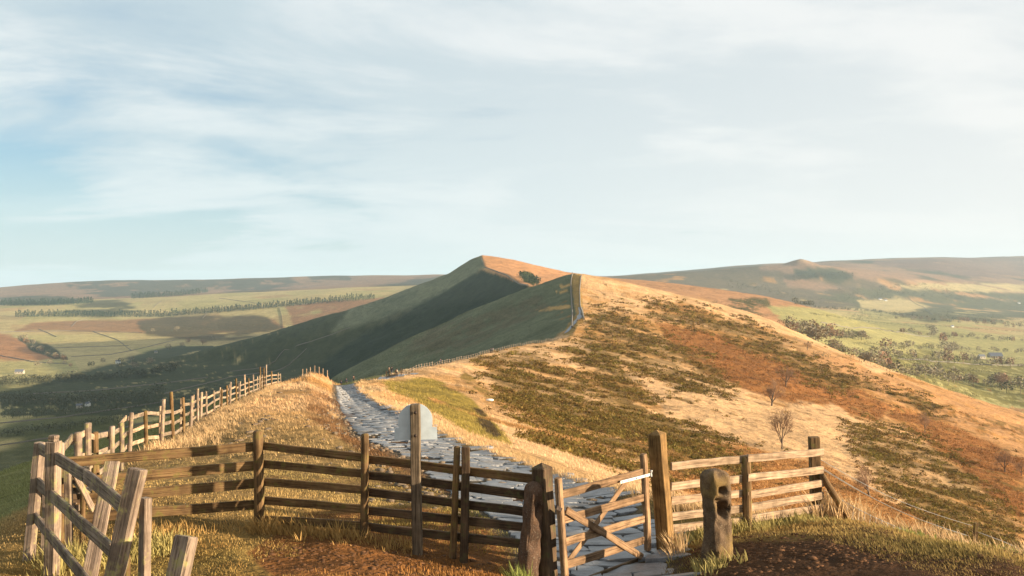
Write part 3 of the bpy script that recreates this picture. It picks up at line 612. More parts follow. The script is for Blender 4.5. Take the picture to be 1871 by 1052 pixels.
# ------------------------------------------------------------------ timber
def frame(p0, p1, up=Vector((0, 0, 1)), roll=0.0):
    d = (p1 - p0); L = d.length; zc = d.normalized(); xc = up - zc * up.dot(zc)
    if xc.length < 1e-4: xc = Vector((1, 0, 0)) - zc * zc.x
    xc.normalize(); yc = zc.cross(xc)
    M = Matrix((( xc.x, yc.x, zc.x, p0.x), (xc.y, yc.y, zc.y, p0.y), (xc.z, yc.z, zc.z, p0.z), (0, 0, 0, 1)))
    if roll: M = M @ Matrix.Rotation(roll, 4, 'Z')
    return M, L
def board_mesh(L, h, t, segs=6, jit=0.004, ch=0.006, name='board', cap=None):
    """a sawn board along local Z: width h on X, thickness t on Y, chamfered, slightly uneven"""
    r = random.Random(int(L * 1000) + int(h * 7919) + random.randint(0, 9999))
    prof = []
    hx, ty = h / 2, t / 2
    for sx, sy in ((1, 1), (-1, 1), (-1, -1), (1, -1)):
        pts = [(sx * hx, sy * (ty - ch)), (sx * (hx - ch), sy * ty)]
        if sx * sy < 0: pts = pts[::-1]
        prof += pts
    V = []; F = []; n = 8
    zs = [0, ch] + [L * k / segs for k in range(1, segs)] + [L - ch, L]
    wob = [(r.uniform(-jit, jit), r.uniform(-jit, jit)) for _ in zs]
    for q, z in enumerate(zs):
        s = 1 - (ch / max(h, t) * 1.2 if q in (0, len(zs) - 1) else 0)
        for x, y in prof: V.append((x * s + wob[q][0] + r.uniform(-jit, jit) * .3, y * s + wob[q][1] + r.uniform(-jit, jit) * .3, z))
    for q in range(len(zs) - 1):
        for k in range(n): F.append((q * n + k, q * n + (k + 1) % n, (q + 1) * n + (k + 1) % n, (q + 1) * n + k))
    bm = bmesh.new(); vs = [bm.verts.new(v) for v in V]
    for f in F: bm.faces.new([vs[i] for i in f])
    bm.faces.new(vs[:n][::-1])
    if cap == 'pyramid':
        top = bm.verts.new((0, 0, L + h * 0.28))
        for k in range(n): bm.faces.new([vs[-n + k], vs[-n + (k + 1) % n], top])
    else: bm.faces.new(vs[-n:])
    return bm_mesh(name, bm)
def board(name, p0, p1, h, t, mat, parent, up=Vector((0, 0, 1)), roll=0.0, cap=None, jit=0.004, ch=0.006, label=None):
    M, L = frame(Vector(p0), Vector(p1), up, roll)
    o = link(name, board_mesh(L, h, t, jit=jit, ch=ch, name=name, cap=cap), mat, parent, M)
    if label: o['label'] = label
    return o
def pole_mesh(L, r0, r1, n=10, segs=6, jit=0.004, name='pole', dome=True):
    rd = random.Random(random.randint(0, 99999)); bm = bmesh.new(); rings = []
    zs = [L * k / segs for k in range(segs + 1)]
    if dome: zs[-1] = L - r1 * 0.25; zs.append(L)
    ax = ay = 0
    for q, z in enumerate(zs):
        r = r0 + (r1 - r0) * z / L
        if dome and q == len(zs) - 1: r *= 0.72
        ax += rd.uniform(-jit, jit); ay += rd.uniform(-jit, jit)
        rings.append([bm.verts.new((ax + r * (1 + rd.uniform(-.04, .04)) * math.cos(2 * math.pi * k / n), ay + r * (1 + rd.uniform(-.04, .04)) * math.sin(2 * math.pi * k / n), z)) for k in range(n)])
    for a, b in zip(rings, rings[1:]):
        for k in range(n): bm.faces.new([a[k], a[(k + 1) % n], b[(k + 1) % n], b[k]])
    bm.faces.new(rings[0][::-1]); bm.faces.new(rings[-1])
    me = bm_mesh(name, bm)
    return me
def pole(name, p0, p1, r0, r1, mat, parent, n=10, jit=0.004, label=None):
    M, L = frame(Vector(p0), Vector(p1), Vector((0, 1, 0)))
    o = link(name, pole_mesh(L, r0, r1, n, 6, jit, name), mat, parent, M, smooth=True)
    if label: o['label'] = label
    return o
def bolt(name, p, d, r, mat, parent, h=0.012):
    M, L = frame(Vector(p), Vector(p) + Vector(d).normalized() * h, Vector((0, 0, 1)))
    return link(name, pole_mesh(h, r, r * 0.8, 10, 2, 0, name), mat, parent, M, smooth=True)
def wire_mesh(name, pts, r=0.004, n=5):
    V = []; F = []
    for i, p in enumerate(pts):
        d = (pts[min(i + 1, len(pts) - 1)] - pts[max(i - 1, 0)]).normalized(); s = d.cross(Vector((0, 0, 1))).normalized(); u = s.cross(d)
        for k in range(n):
            a = 2 * math.pi * k / n; V.append(tuple(p + (s * math.cos(a) + u * math.sin(a)) * r))
    for i in range(len(pts) - 1):
        for k in range(n): F.append((i * n + k, i * n + (k + 1) % n, (i + 1) * n + (k + 1) % n, (i + 1) * n + k))
    return mesh_np(name, V, F)

# ---- fence between the corner of the pen and the gate
f1 = empty('rail_fence', on(473, 10.5), label='long brown five-rail fence crossing the foreground between the stone path and the muddy ground', cat='fence')
def topz(y, Y): return (HY - y) / FPX * Y
def post(name, parent, xt, yt, xb, Y, w, mat, kind='round', t=None, cap=None, roll=0.0, Yb=None, label=None, sink=0.25):
    Yb = Yb or Y
    top = P(xt, yt, Y); b0 = on(xb, Yb); 
    d = (b0 - top).normalized(); b1 = b0 + d * sink
    if kind == 'round': return pole(name, b1, top, w * 0.53, w * 0.47, mat, parent, label=label)
    return board(name, b1, top, w, t or w, mat, parent, up=Vector((1, 0.0, 0)), roll=roll, cap=cap, ch=0.01, label=label)
post('post', f1, 472, 787, 474, 10.5, 0.135, W_OLD)
post('post', f1, 667, 792, 665, 10.0, 0.10, W_OLD)
post('post', f1, 836, 815, 828, 9.6, 0.085, W_OLD)
post('post', f1, 851, 816, 848, 9.55, 0.10, W_DARK, 'square', t=0.07)
post('post', f1, 113, 862, 112, 9.45, 0.10, W_OLD)
yb = 0.075
def rail(parent, a, b, h, t, mat, **k):
    return board('rail', P(*a), P(*b), h, t, mat, parent, **k)
lt = [(815, 846), (849, 884), (882, 916), (921, 948)]
for (y1, y0) in lt: rail(f1, (100, y0, 9.47 + yb), (476, y1, 10.5 + yb), 0.125, 0.035, W_OLD)
m1 = [(814, 836.5), (847, 865), (879, 895), (913, 930), (948, 961)]
m2 = [(838, 876), (867, 907), (898, 938), (932, 966), (962, 997)]
for (y0, y1) in m1: rail(f1, (474, y0, 10.5 + yb), (668, y1, 10.0 + yb), 0.105, 0.035, W_OLD)
for (y0, y1) in m2: rail(f1, (668, y0, 10.0 + yb), (985, y1, 9.3 + yb), 0.105, 0.035, W_OLD if y0 < 850 else W_DARK)

# ---- signpost seen from behind
sg = empty('signpost', on(762, 9.62), label='square timber signpost carrying a pale arched metal sign seen from the back', cat='signpost')
post('post', sg, 758, 738, 763, 9.62, 0.118, W_SIGN, 'square', t=0.10, sink=0.3)
bm = bmesh.new(); out = []
def sgp(x, y): return ((x - 759.5) / FPX * 9.7, (y - 738) / FPX * -9.7)
for k in range(0, 25):
    a = math.pi * k / 24; out.append(sgp(759 - 31 * math.cos(a), 768 - 31 * math.sin(a)))
out += [sgp(*q) for q in ((790, 776), (789, 780), (798, 781), (798, 786), (799, 803), (721, 804), (721, 786), (722, 782), (729, 781), (728, 775))]
lo = [bm.verts.new((x, 0, z)) for x, z in out]; hi = [bm.verts.new((x, 0.012, z)) for x, z in out]
bm.faces.new(lo); bm.faces.new(hi[::-1])
for k in range(len(out)): bm.faces.new([lo[k], hi[k], hi[(k + 1) % len(out)], lo[(k + 1) % len(out)]])
o0 = P(759.5, 738, 9.70)
link('sign_plate', bm_mesh('sign_plate', bm), M_PLATE, sg, Matrix.Translation(o0) @ Matrix.Rotation(R(4), 4, 'Z'))
for y in (754, 796): bolt('bolt', P(759, y, 9.562), (0, -1, 0), 0.021, M_IRON, sg, 0.02)

# ---- the bridle gate and its posts
YL, YR = 9.15, 10.4
gt = empty('wooden_gate', on(1030, YL), label='open-barred timber bridle gate with diagonal braces closed across the stone path', cat='gate')
def gp(x, y):
    t = (x - 1023) / (1178 - 1023.0)
    Yi = 1.0 / ((1 - t) / YL + t / YR); return P(x, y, Yi)
gdir = (gp(1178, 900) - gp(1023, 900)); gdir.z = 0; gdir.normalize(); gn = Vector((gdir.y, -gdir.x, 0))    # gn points to the viewer
def gboard(name, a, b, h, t, mat, off=0.0, **k): return board(name, gp(*a) + gn * off, gp(*b) + gn * off, h, t, mat, gt, **k)
board('stile', gp(1033, 1072), gp(1020, 873), 0.075, 0.075, W_NEW, gt, up=gdir, ch=0.012)
board('stile', gp(1184, 1005), gp(1176, 829), 0.085, 0.075, W_NEW, gt, up=gdir, ch=0.012)
for (yl, yr) in ((904, 862), (950, 909), (992, 948), (1035, 987)):
    gboard('rail', (1026, yl), (1176, yr), 0.095, 0.03, W_NEW, 0.0)
gboard('rail', (1030, 1078), (1180, 1022), 0.11, 0.035, W_DARK, 0.0)
gboard('brace', (1031, 931), (1170, 1017), 0.085, 0.025, W_NEW, 0.03)
gboard('brace', (1150, 878), (1040, 1030), 0.075, 0.022, W_NEW, -0.03)
hg = board('strap_hinge', gp(1128, 880) + gn * 0.045, gp(1182, 866) + gn * 0.045, 0.036, 0.008, M_ZINC, gt, ch=0.002, jit=0.0)
for x, y in ((1131, 879), (1143, 876), (1157, 872.5), (1174, 868)): bolt('bolt', gp(x, y) + gn * 0.05, gn, 0.008, M_IRON, hg, 0.008)
pole('hinge_pin', gp(1186, 870) + gn * .03, gp(1186, 858) + gn * .03, 0.014, 0.014, M_ZINC, gt)
lat = pole('latch', gp(1012, 882) + gn * 0.06, gp(1013, 925) + gn * 0.06, 0.006, 0.006, M_IRON, gt)
board('latch_plate', gp(1009, 924) + gn * 0.06, gp(1018, 930) + gn * 0.06, 0.05, 0.01, M_IRON, gt, ch=0.002)
gl = empty('gate_post', on(1000, 9.32), label='brown square gatepost with a pyramid top on the latch side, behind the leaning reddish stone', cat='gate post')
board('post', on(1003, 9.32, -0.3), P(990, 853, 9.32), 0.185, 0.185, W_DARK, gl, up=Vector((.80, -.6, 0)), cap='pyramid', ch=0.012)
gr = empty('gate_post', on(1217, 10.55), label='tallest thick square gatepost on the hinge side, sunlit yellow face and black shaded face', cat='gate post')
board('post', on(1220, 10.55, -0.3), P(1200, 792, 10.55), 0.185, 0.185, W_POST, gr, up=Vector((.82, -.57, 0)), cap='pyramid', ch=0.008)
tag(gl, group='gateposts of the bridle gate'); tag(gr, group='gateposts of the bridle gate')

# ---- fence to the right of the gate
f2 = empty('rail_fence', on(1365, 11.35), label='sunlit pale five-rail fence running from the tall gatepost to the brow on the right', cat='fence')
post('post', f2, 1362, 833, 1366, 11.3, 0.135, W_OLD)
post('post', f2, 1487, 798, 1492, 12.15, 0.15, W_OLD, 'square', t=0.12)
for (a, b_, c_) in ((851.5, 838.5, None), (889, 874, 0), (915, 901, 0), (944, 928, 0), (966, 951, 0)):
    board('rail', P(1226, a, 10.6), P(1366, b_ - 0.5, 11.38), 0.105, 0.034, W_RAIL, f2)
for (a, b_) in ((837.5, 825.5), (873, 858), (905, 882.5), (928, 905), (949, 927)):
    board('rail', P(1366, a, 11.25), P(1504, b_, 12.05), 0.108, 0.034, W_RAIL, f2)
pole('strut', P(1560, 962, 12.0), P(1500, 868, 12.05), 0.055, 0.05, W_OLD, f2)

# ---- stone gateposts
def stone(name, xb, yt, Y, w, d, lean, mat, label, holes=(), seed=1, bend=0.0, twist=0.0):
    b0 = on(xb, Y); h = P(xb, yt, Y).z - b0.z
    bm = bmesh.new(); n = 56; m = 64; rd = random.Random(seed); rings = []
    for q in range(m + 1):
        t = q / m; z = -0.25 + (h + 0.25) * t
        shr = 1.0 - 0.10 * t; capf = 1.0
        if t > 0.93: capf = math.sqrt(max(0.02, 1 - ((t - 0.93) / 0.072) ** 2)) * 0.9 + .1
        ring = []
        for k in range(n):
            a = 2 * math.pi * k / n; ca, sa = math.cos(a), math.sin(a)
            e = 0.52; x = math.copysign(abs(ca) ** e, ca) * w / 2; y = math.copysign(abs(sa) ** e, sa) * d / 2
            f = 1 + 0.22 * float(fbm(np.array([a * 1.3 + seed]), np.array([z * 2.4]), 1.0, 3, seed)[0]) + 0.12 * float(fbm(np.array([ca * 2 + sa * 3 + seed]), np.array([z * 11]), 1.0, 3, seed + 4)[0])
            x *= shr * capf * f; y *= shr * capf * f
            for hx, hz_, rad, dep in holes:
                if y < 0:
                    g = math.exp(-(((x - hx) / rad) ** 2 + ((z - hz_) / (rad * 1.25)) ** 2) ** 1.6); y += dep * g
            ring.append(bm.verts.new((x + lean[0] * z + bend * math.sin(z * 5), y + lean[1] * z, z)))
        rings.append(ring)
    for a, b_ in zip(rings, rings[1:]):
        for k in range(n): bm.faces.new([a[k], a[(k + 1) % n], b_[(k + 1) % n], b_[k]])
    bm.faces.new(rings[0][::-1]); bm.faces.new(rings[-1])
    me = bm_mesh(name, bm)
    o = link(name, me, mat, None, Matrix.Translation(b0) @ Matrix.Rotation(twist, 4, 'Z'), smooth=True)
    return tag(o, label, 'stone post', 'old stone gateposts')
stone('stone_gatepost', 962, 881, 9.22, 0.225, 0.23, (0.11, 0.0), M_REDSTONE, 'narrow reddish stone gatepost leaning right beside the latch side of the gate', seed=5, twist=R(28), holes=((0.03, 0.80, .05, .05), (-.02, 0.45, .06, .03)))
stone('stone_gatepost', 1311, 856, 9.3, 0.315, 0.26, (-0.035, 0.0), M_GATESTONE, 'thick upright pitted stone gatepost with two deep holes in front of the right fence', seed=9, bend=0.012, twist=R(24),
      holes=((0.02, 0.84, .04, .12), (0.03, 0.60, .075, .16), (-.04, 0.72, .04, .07), (.03, .36, .05, .04), (-.07, .48, .03, .04)))

# ---- the pen of weathered boards at the left edge
f4 = empty('pen_fence', on(95, 7.8), label='weathered grey board pen at the left edge with a notched upright post', cat='fence')
YA = 7.8
a_b = on(94, YA, -0.25); board('post', a_b, P(98, 806, YA), 0.115, 0.10, W_GREY, f4, up=Vector((1, -.15, 0)), ch=0.008)
board('post_tip', P(98, 808, YA), P(98, 795, YA), 0.082, 0.07, W_GREY, f4, up=Vector((1, -.15, 0)), ch=0.01)
board('post', on(48, 8.3, -0.25), P(73, 808, 8.3), 0.085, 0.09, W_GREY, f4, up=Vector((1, -.1, 0)), ch=0.008)
board('post', on(80, 8.7, -0.2), P(86, 812, 8.7), 0.055, 0.06, W_GREY, f4, up=Vector((1, 0, 0)), ch=0.006)
def zrail(z, xa, Ya_, xb_, Yb_, h, mat=W_GREY, t=0.032, dz=0.0):
    return board('rail', Vector((PX(xa, Ya_), Ya_, z)), Vector((PX(xb_, Yb_), Yb_, z + dz)), h, t, mat, f4)
zrail(-1.70, 72, 8.3, 160, 6.95, 0.12, dz=0.02); zrail(-1.675, 156, 6.98, 232, 5.95, 0.125, dz=0.0)
zrail(-2.06, 66, 8.35, 206, 6.15, 0.12); zrail(-2.42, 62, 8.35, 168, 6.4, 0.11, dz=-0.02)
board('post', on(148, 6.75, -0.1), P(206, 843, 7.35), 0.125, 0.045, W_GREY, f4, up=Vector((1, .1, 0)), ch=0.006)
board('post', Vector((PX(175, 5.75), 5.75, hz(PX(175, 5.75), 5.75) - .15)), P(252, 856, 5.95), 0.125, 0.085, W_GREY, f4, up=Vector((1, -.2, 0)), ch=0.01)
board('post', Vector((PX(262, 6.1), 6.1, hz(PX(262, 6.1), 6.1) - .15)), P(266, 909, 6.2), 0.10, 0.06, W_GREY, f4, up=Vector((.8, -.7, 0)), ch=0.006)
st = empty('leaning_post', on(300, 5.6), label='short cut-off timber post leaning right at the bottom edge beside the grey pen', cat='post')
board('post', Vector((PX(285, 5.5), 5.5, hz(PX(285, 5.5), 5.5) - .15)), P(341, 979, 5.75), 0.155, 0.10, W_GREY, st, up=Vector((1, -.35, 0)), ch=0.014)
s2 = empty('short_post', on(228, 7.2), label='small stubby post low down between the leaning plank and the grey pen', cat='post')
board('post', on(227, 7.2, -0.1), P(229, 1015, 7.2), 0.07, 0.06, W_OLD, s2, up=Vector((1, 0, 0)))
for o in (st, s2): tag(o, group='stray posts by the pen')
board('brace', Vector((PX(112, 7.75), 7.9, -1.78)), Vector((PX(170, 8.6), 8.6, -2.42)), 0.085, 0.025, W_GREY, f4)
board('brace', Vector((PX(60, 8.6), 8.6, -2.0)), Vector((PX(112, 9.0), 9.0, -2.55)), 0.085, 0.025, W_GREY, f4)
board('rail', P(70, 858, 8.9), P(160, 872, 9.3), 0.10, 0.03, W_DARK, f4)
board('rail', P(64, 905, 8.9), P(156, 912, 9.3), 0.10, 0.03, W_DARK, f4)
board('post', on(127, 8.9, -0.2), P(124, 850, 8.9), 0.07, 0.06, W_GREY, f4, up=Vector((1, 0, 0)))
# boards behind the pen: a second, older corner of the fence
f5 = empty('broken_fence', on(150, 9.9), label='old broken rails and short posts behind the grey pen at the left edge', cat='fence')
for x, yt, Y, w in ((172, 829, 11.6, .07), (152, 866, 8.9, .06)): post('post', f5, x, yt, x - 2, Y, w, W_OLD)
board('rail', P(112, 850, 9.5), P(160, 905, 9.2), 0.09, 0.03, W_GREY, f5)
board('rail', P(130, 876, 9.3), P(200, 826, 14.5), 0.09, 0.03, W_GREY, f5); board('rail', P(135, 915, 9.3), P(205, 862, 14.5), 0.09, 0.03, W_GREY, f5)

# ---- the long fence climbing over the bank on the left
f3 = empty('long_fence', on(317, 24.5), label='long uneven post and rail fence receding along the bank on the left of the path', cat='fence')
L3 = [(113,9.6,1.15),(140,11.2,1.1),(160,12.8,1.2),(178,14.2,1.1),(203,15.6,1.15),(222,18,1.1),(235,20,1.15),(268,21.5,1.1),(294,23,1.4),(317,24.5,1.62),(336,27,1.3),(348,29,1.3),(361,32,1.5),(366,32.5,1.3),(378,36,1.2),(392,38,1.15),(404,40,1.15),(415,43,1.3),(420,45,1.4),(432,47,1.5),(437,50,1.3),(448,54,1.65),(455,56,1.3),(463,58,1.5),(474,61,1.3),(477,63,1.9),(482,64.5,1.8),(486,66,2.0),(496,70,1.4),(507,75,1.2),(513,79,1.1)]
prev = None
rl = random.Random(3)
for k, (x, Y, h) in enumerate(L3):
    b0 = on(x, Y); lean = Vector((rl.uniform(-.05, .05), rl.uniform(-.05, .05), 0))
    pole('post', b0 - Vector((0, 0, .25)), b0 + Vector((0, 0, h)) + lean * h, 0.062 if h > 1.25 else 0.055, 0.055, W_GREY if rl.random() < .6 else (W_OLD if rl.random() < .5 else W_RAIL), f3, n=8)
    if prev is not None:
        for hh in ((.32, .66, 1.0) if k % 5 else (.25, .6, .92)):
            j = rl.uniform(-.04, .04)
            board('rail', prev + Vector((-.06, 0, hh + j)), b0 + Vector((-.06, 0, hh + rl.uniform(-.04, .04))), 0.10, 0.03, rl.choice((W_RAIL, W_GREY, W_GREY)), f3)
        if k % 2 == 1 and k > 7:
            mid = (prev + b0) / 2; mid.z = hz(mid.x, mid.y)
            pole('post', mid - Vector((.25, 0, .2)), mid + Vector((-.25, 0.1, 1.2)), 0.04, 0.035, W_RAIL, f3, n=8)
    prev = b0

# ---- stock wire fence falling away on the right
f6 = empty('wire_fence', on(1500, 12.1), label='stock wire fence of thin strands dropping down the slope right of the pale rail fence', cat='fence')
wp = P(1787, 960, 11.6); wb = Vector((wp.x, wp.y, hz(wp.x, wp.y)))
ends = [((1500, 840, 12.2), (1775, 960, 11.6)), ((1504, 856, 12.2), (1765, 978, 11.4)), ((1504, 858, 12.25), (1770, 979, 11.45)), ((1505, 895, 12.2), (1758, 1000, 11.3)), ((1505, 918, 12.2), (1740, 1012, 11.0))]
for a, b_ in ends:
    p0, p1 = P(*a), P(*b_); pts = [p0.lerp(p1, t) + Vector((0, 0, -0.10 * math.sin(math.pi * t))) for t in np.linspace(0, 1, 14)]
    link('wire', wire_mesh('wire', pts, 0.0045), M_WIRE, f6)
for t in np.linspace(0.06, 0.95, 22):
    p0 = P(1505, 893, 12.2).lerp(P(1758, 998, 11.3), t); p1 = P(1505, 920, 12.2).lerp(P(1740, 1014, 11.0), t) - Vector((0, 0, 0.25 + .1 * t)); dz = -0.10 * math.sin(math.pi * t)
    link('wire', wire_mesh('wire', [p0 + Vector((0, 0, dz)), p1 + Vector((0, 0, dz))], 0.0035), M_WIRE, f6)
board('post', P(1781, 1010, 11.5), P(1783, 955, 11.5), 0.05, 0.05, W_OLD, f6)
pts = [P(1787, 972, 11.5), P(1830, 988, 11.0), P(1880, 1010, 10.5), P(1960, 1040, 10.0)]
link('wire', wire_mesh('wire', pts, 0.006), M_WIRE, f6)

# ------------------------------------------------------------------ the stone path
def build_path():
    root = empty('path', on(1000, 14)); tag(root, kind='structure')
    # slabs: cross courses of uneven stones
    r = random.Random(5); vars_ = []
    def slab(n=7):
        bm = bmesh.new(); pts = []
        ph = r.uniform(0, 6.28)
        for k in range(n):
            a = ph + 2 * math.pi * k / n + r.uniform(-.18, .18); e = 0.38
            x = math.copysign(abs(math.cos(a)) ** e, math.cos(a)) * 0.5; y = math.copysign(abs(math.sin(a)) ** e, math.sin(a)) * 0.5
            pts.append((x * r.uniform(.96, 1.03), y * r.uniform(.96, 1.05)))
        lo = [bm.verts.new((x, y, -0.12)) for x, y in pts]; md = [bm.verts.new((x, y, r.uniform(-.03, -.012))) for x, y in pts]
        hi = [bm.verts.new((x * .975, y * .96, r.uniform(-.008, .014))) for x, y in pts]
        c = bm.verts.new((r.uniform(-.1, .1), r.uniform(-.1, .1), r.uniform(-.01, .018)))
        for a, b in ((lo, md), (md, hi)):
            for k in range(n): bm.faces.new([a[k], a[(k + 1) % n], b[(k + 1) % n], b[k]])
        for k in range(n): bm.faces.new([hi[k], hi[(k + 1) % n], c])
        return bm_mesh('paving_stone', bm)
    for _ in range(14):
        me = slab(r.choice((6, 7, 8))); me.materials.append(M_PAVE); vars_.append(me)
    cnt = 0; stuffV = []; stuffF = []; nv = 0
    Y = 8.7
    spec = []
    while Y < 165:
        ln = r.uniform(.20, .42) * (1.0 if Y < 60 else 1.4)
        xc = np.interp(Y, PTH[:, 1], PTH[:, 0]); w = np.interp(Y, PTH[:, 1], PTH[:, 2]); sl = (np.interp(Y + .5, PTH[:, 1], PTH[:, 0]) - np.interp(Y - .5, PTH[:, 1], PTH[:, 0]))
        ang = -math.atan(sl)
        x = -w + r.uniform(-.05, .1)
        while x < w:
            wd = r.uniform(.35, .95); 
            px_ = x + wd / 2; 
            keep = r.random() < (0.93 if px_ > -w * .35 or not (16 < Y < 45) else 0.6)
            if keep: spec.append((xc + px_ * math.cos(ang), Y + ln / 2 + px_ * math.sin(ang), wd, ln, ang + r.uniform(-.12, .12)))
            x += wd * 0.98
        Y += ln * 0.97
    for k, (x, y, wd, ln, ang) in enumerate(spec):
        z = hz(x, y) + 0.035 + r.uniform(-.014, .016); me = r.choice(vars_)
        tilt = (r.uniform(-.03, .03) - 0.0, r.uniform(-.03, .03))
        gz = (hz(x, y + .3) - hz(x, y - .3)) / .6; gx = max(-.12, min(.12, (hz(x + .3, y) - hz(x - .3, y)) / .6))
        M = Matrix.LocRotScale(Vector((x, y, z)), (Matrix.Rotation(math.atan(gz) + tilt[0], 3, 'X') @ Matrix.Rotation(-math.atan(gx) + tilt[1], 3, 'Y') @ Matrix.Rotation(ang, 3, 'Z')).to_quaternion(), Vector((wd * 1.0, ln * 1.05, 0.5)))
        if k < 300:
            o = bpy.data.objects.new('paving_stone', me); COL.objects.link(o); o.parent = root; o.matrix_parent_inverse = Matrix.Identity(4)
            M2 = Matrix.Translation(-root.location) @ M; l_, q_, s_ = M2.decompose(); o.location = l_; o.rotation_euler = q_.to_euler(); o.scale = s_
        else:
            co = np.array([tuple(M @ v.co) for v in me.vertices]); 
            for p in me.polygons:
                vs = list(p.vertices)
                if len(vs) == 3: stuffF.append((vs[0] + nv, vs[1] + nv, vs[2] + nv))
                else: stuffF.append((vs[0] + nv, vs[1] + nv, vs[2] + nv)); stuffF.append((vs[0] + nv, vs[2] + nv, vs[3] + nv))
            stuffV.append(co); nv += len(co)
    if stuffV:
        o = link('distant_paving_stones', mesh_np('distant_paving_stones', np.vstack(stuffV), stuffF), M_PAVE, root); o['kind'] = 'stuff'
    return root
build_path()
# loose rocks and rubble along the left bank of the path and beside the tracks
def rock_mesh(seed, n=10):
    rd = random.Random(seed); bm = bmesh.new(); bmesh.ops.create_icosphere(bm, subdivisions=1, radius=0.5)
    for v in bm.verts:
        f = 1 + rd.uniform(-.25, .25); v.co = Vector((v.co.x * f * 1.2, v.co.y * f * .9, v.co.z * f * .6))
    return bm_mesh('rock', bm)
rocks = [rock_mesh(s) for s in range(5)]
for m_ in rocks: m_.materials.append(M_ROCK)
def joined(name, items, mats, kind='stuff', smooth=False, parent=None):
    """items: (mesh, matrix, colour or None) joined into one mesh"""
    V = []; F = []; C = []; nv = 0; cache = {}
    for me, M, c in items:
        if me.name not in cache:
            me.calc_loop_triangles(); cache[me.name] = (np.array([v.co[:] for v in me.vertices]), np.array([t.vertices[:] for t in me.loop_triangles]))
        co, tr = cache[me.name]; A = np.array(M); V.append(co @ A[:3, :3].T + A[:3, 3]); F.append(tr + nv); nv += len(co)
        if c is not None: C.append(np.tile(np.array(c), (len(co), 1)))
    me = mesh_np(name, np.vstack(V), np.vstack(F), np.vstack(C) if C else None)
    o = link(name, me, mats, parent, smooth=smooth)
    if kind: o['kind'] = kind
    return o
items = []
for k in range(420):
    Y = math.exp(rng.uniform(math.log(13), math.log(75))); xc = np.interp(Y, PTH[:, 1], PTH[:, 0]); w = np.interp(Y, PTH[:, 1], PTH[:, 2])
    x = xc - w - abs(rng.normal(0, .9)) if rng.random() < .75 else xc + rng.uniform(-w, w)
    s = rng.uniform(.06, .2) * (1.3 if rng.random() < .15 else 1); items.append((rocks[k % 5], Matrix.LocRotScale(Vector((x, Y, hz(x, Y) + s * .08)), Matrix.Rotation(rng.uniform(0, 6.28), 3, 'Z').to_quaternion(), Vector((s, s, s))), None))
for k in range(90):   # crest of the left bank
    t = rng.uniform(0, 1); Y = 20 + 55 * t ** 1.3; x = PX(np.interp(Y, [20, 28, 37, 54, 75], [440, 480, 470, 495, 520]) + rng.normal(0, 22), Y)
    s = rng.uniform(.08, .28); items.append((rocks[k % 5], Matrix.LocRotScale(Vector((x, Y, hz(x, Y) + s * .05)), Matrix.Rotation(rng.uniform(0, 6.28), 3, 'Z').to_quaternion(), Vector((s * 1.3, s, s * .7))), None))
for k in range(2000):   # broken ground in front of the right fence
    px_ = rng.uniform(1250, 1871) if k % 4 else rng.uniform(480, 960); Y = rng.uniform(8.3, 10.6) if k % 4 else rng.uniform(8.3, 9.6); x = PX(px_, Y)
    s = rng.uniform(.02, .08) * (1.6 if rng.random() < .08 else 1); items.append((rocks[k % 5], Matrix.LocRotScale(Vector((x, Y, hz(x, Y) - s * .12)), Matrix.Rotation(rng.uniform(0, 6.28), 3, 'Z').to_quaternion(), Vector((s, s, s))), None))
joined('loose_stones', items[:510], M_ROCK); joined('mud_clods', items[510:], M_MUDB)

# ------------------------------------------------------------------ grass
def blades(name, X, Y, scale, col, nb, width, spread, curl=0.5, seg=2, wind=(-0.25, 0.1), seed=1, sink=0.02):
    """tufts of curved tapering blades as one mesh"""
    rg = np.random.default_rng(seed); n = len(X); Z = H(X, Y)
    Xr = np.repeat(X, nb); Yr = np.repeat(Y, nb); Zr = np.repeat(Z, nb); S_ = np.repeat(scale, nb) * rg.uniform(.55, 1.15, n * nb)
    a = rg.uniform(0, 2 * np.pi, n * nb); rad = np.repeat(spread, nb) * np.sqrt(rg.uniform(0, 1, n * nb))
    bx = Xr + rad * np.cos(a); by = Yr + rad * np.sin(a)
    la = a + rg.normal(0, .7, n * nb); le = rg.uniform(.15, .75, n * nb) * curl
    dx = np.cos(la) * le + wind[0] * rg.uniform(.3, 1.2, n * nb); dy = np.sin(la) * le + wind[1]
    wv = rg.uniform(0, 2 * np.pi, n * nb); w = width * rg.uniform(.7, 1.3, n * nb) * (S_ / S_.mean()) ** .5
    wx = np.cos(wv) * w / 2; wy = np.sin(wv) * w / 2
    V = []; 
    for k in range(seg):
        t = k / seg; q = t ** 1.6; f = 1 - .45 * t
        px_ = bx + dx * S_ * q; py_ = by + dy * S_ * q; pz = Zr - sink + S_ * (t - .25 * t * t * le)
        V.append(np.stack([px_ - wx * f, py_ - wy * f, pz], -1)); V.append(np.stack([px_ + wx * f, py_ + wy * f, pz], -1))
    V.append(np.stack([bx + dx * S_, by + dy * S_, Zr - sink + S_ * (1 - .25 * le)], -1))
    N_ = n * nb; nv = 2 * seg + 1; V = np.stack(V, 1).reshape(-1, 3)
    base = np.arange(N_) * nv; F = []
    for k in range(seg - 1):
        o = base + 2 * k; F += [np.stack([o, o + 1, o + 3], -1), np.stack([o, o + 3, o + 2], -1)]
    o = base + 2 * (seg - 1); F.append(np.stack([o, o + 1, o + 2], -1)); F = np.vstack(F)
    c = np.repeat(np.repeat(col, nb, 0) * rg.uniform(.7, 1.3, (n * nb, 1)), nv, 0)
    ob = link(name, mesh_np(name, V, F, np.clip(c, 0, .8)), M_BLADE); ob['kind'] = 'stuff'; return ob
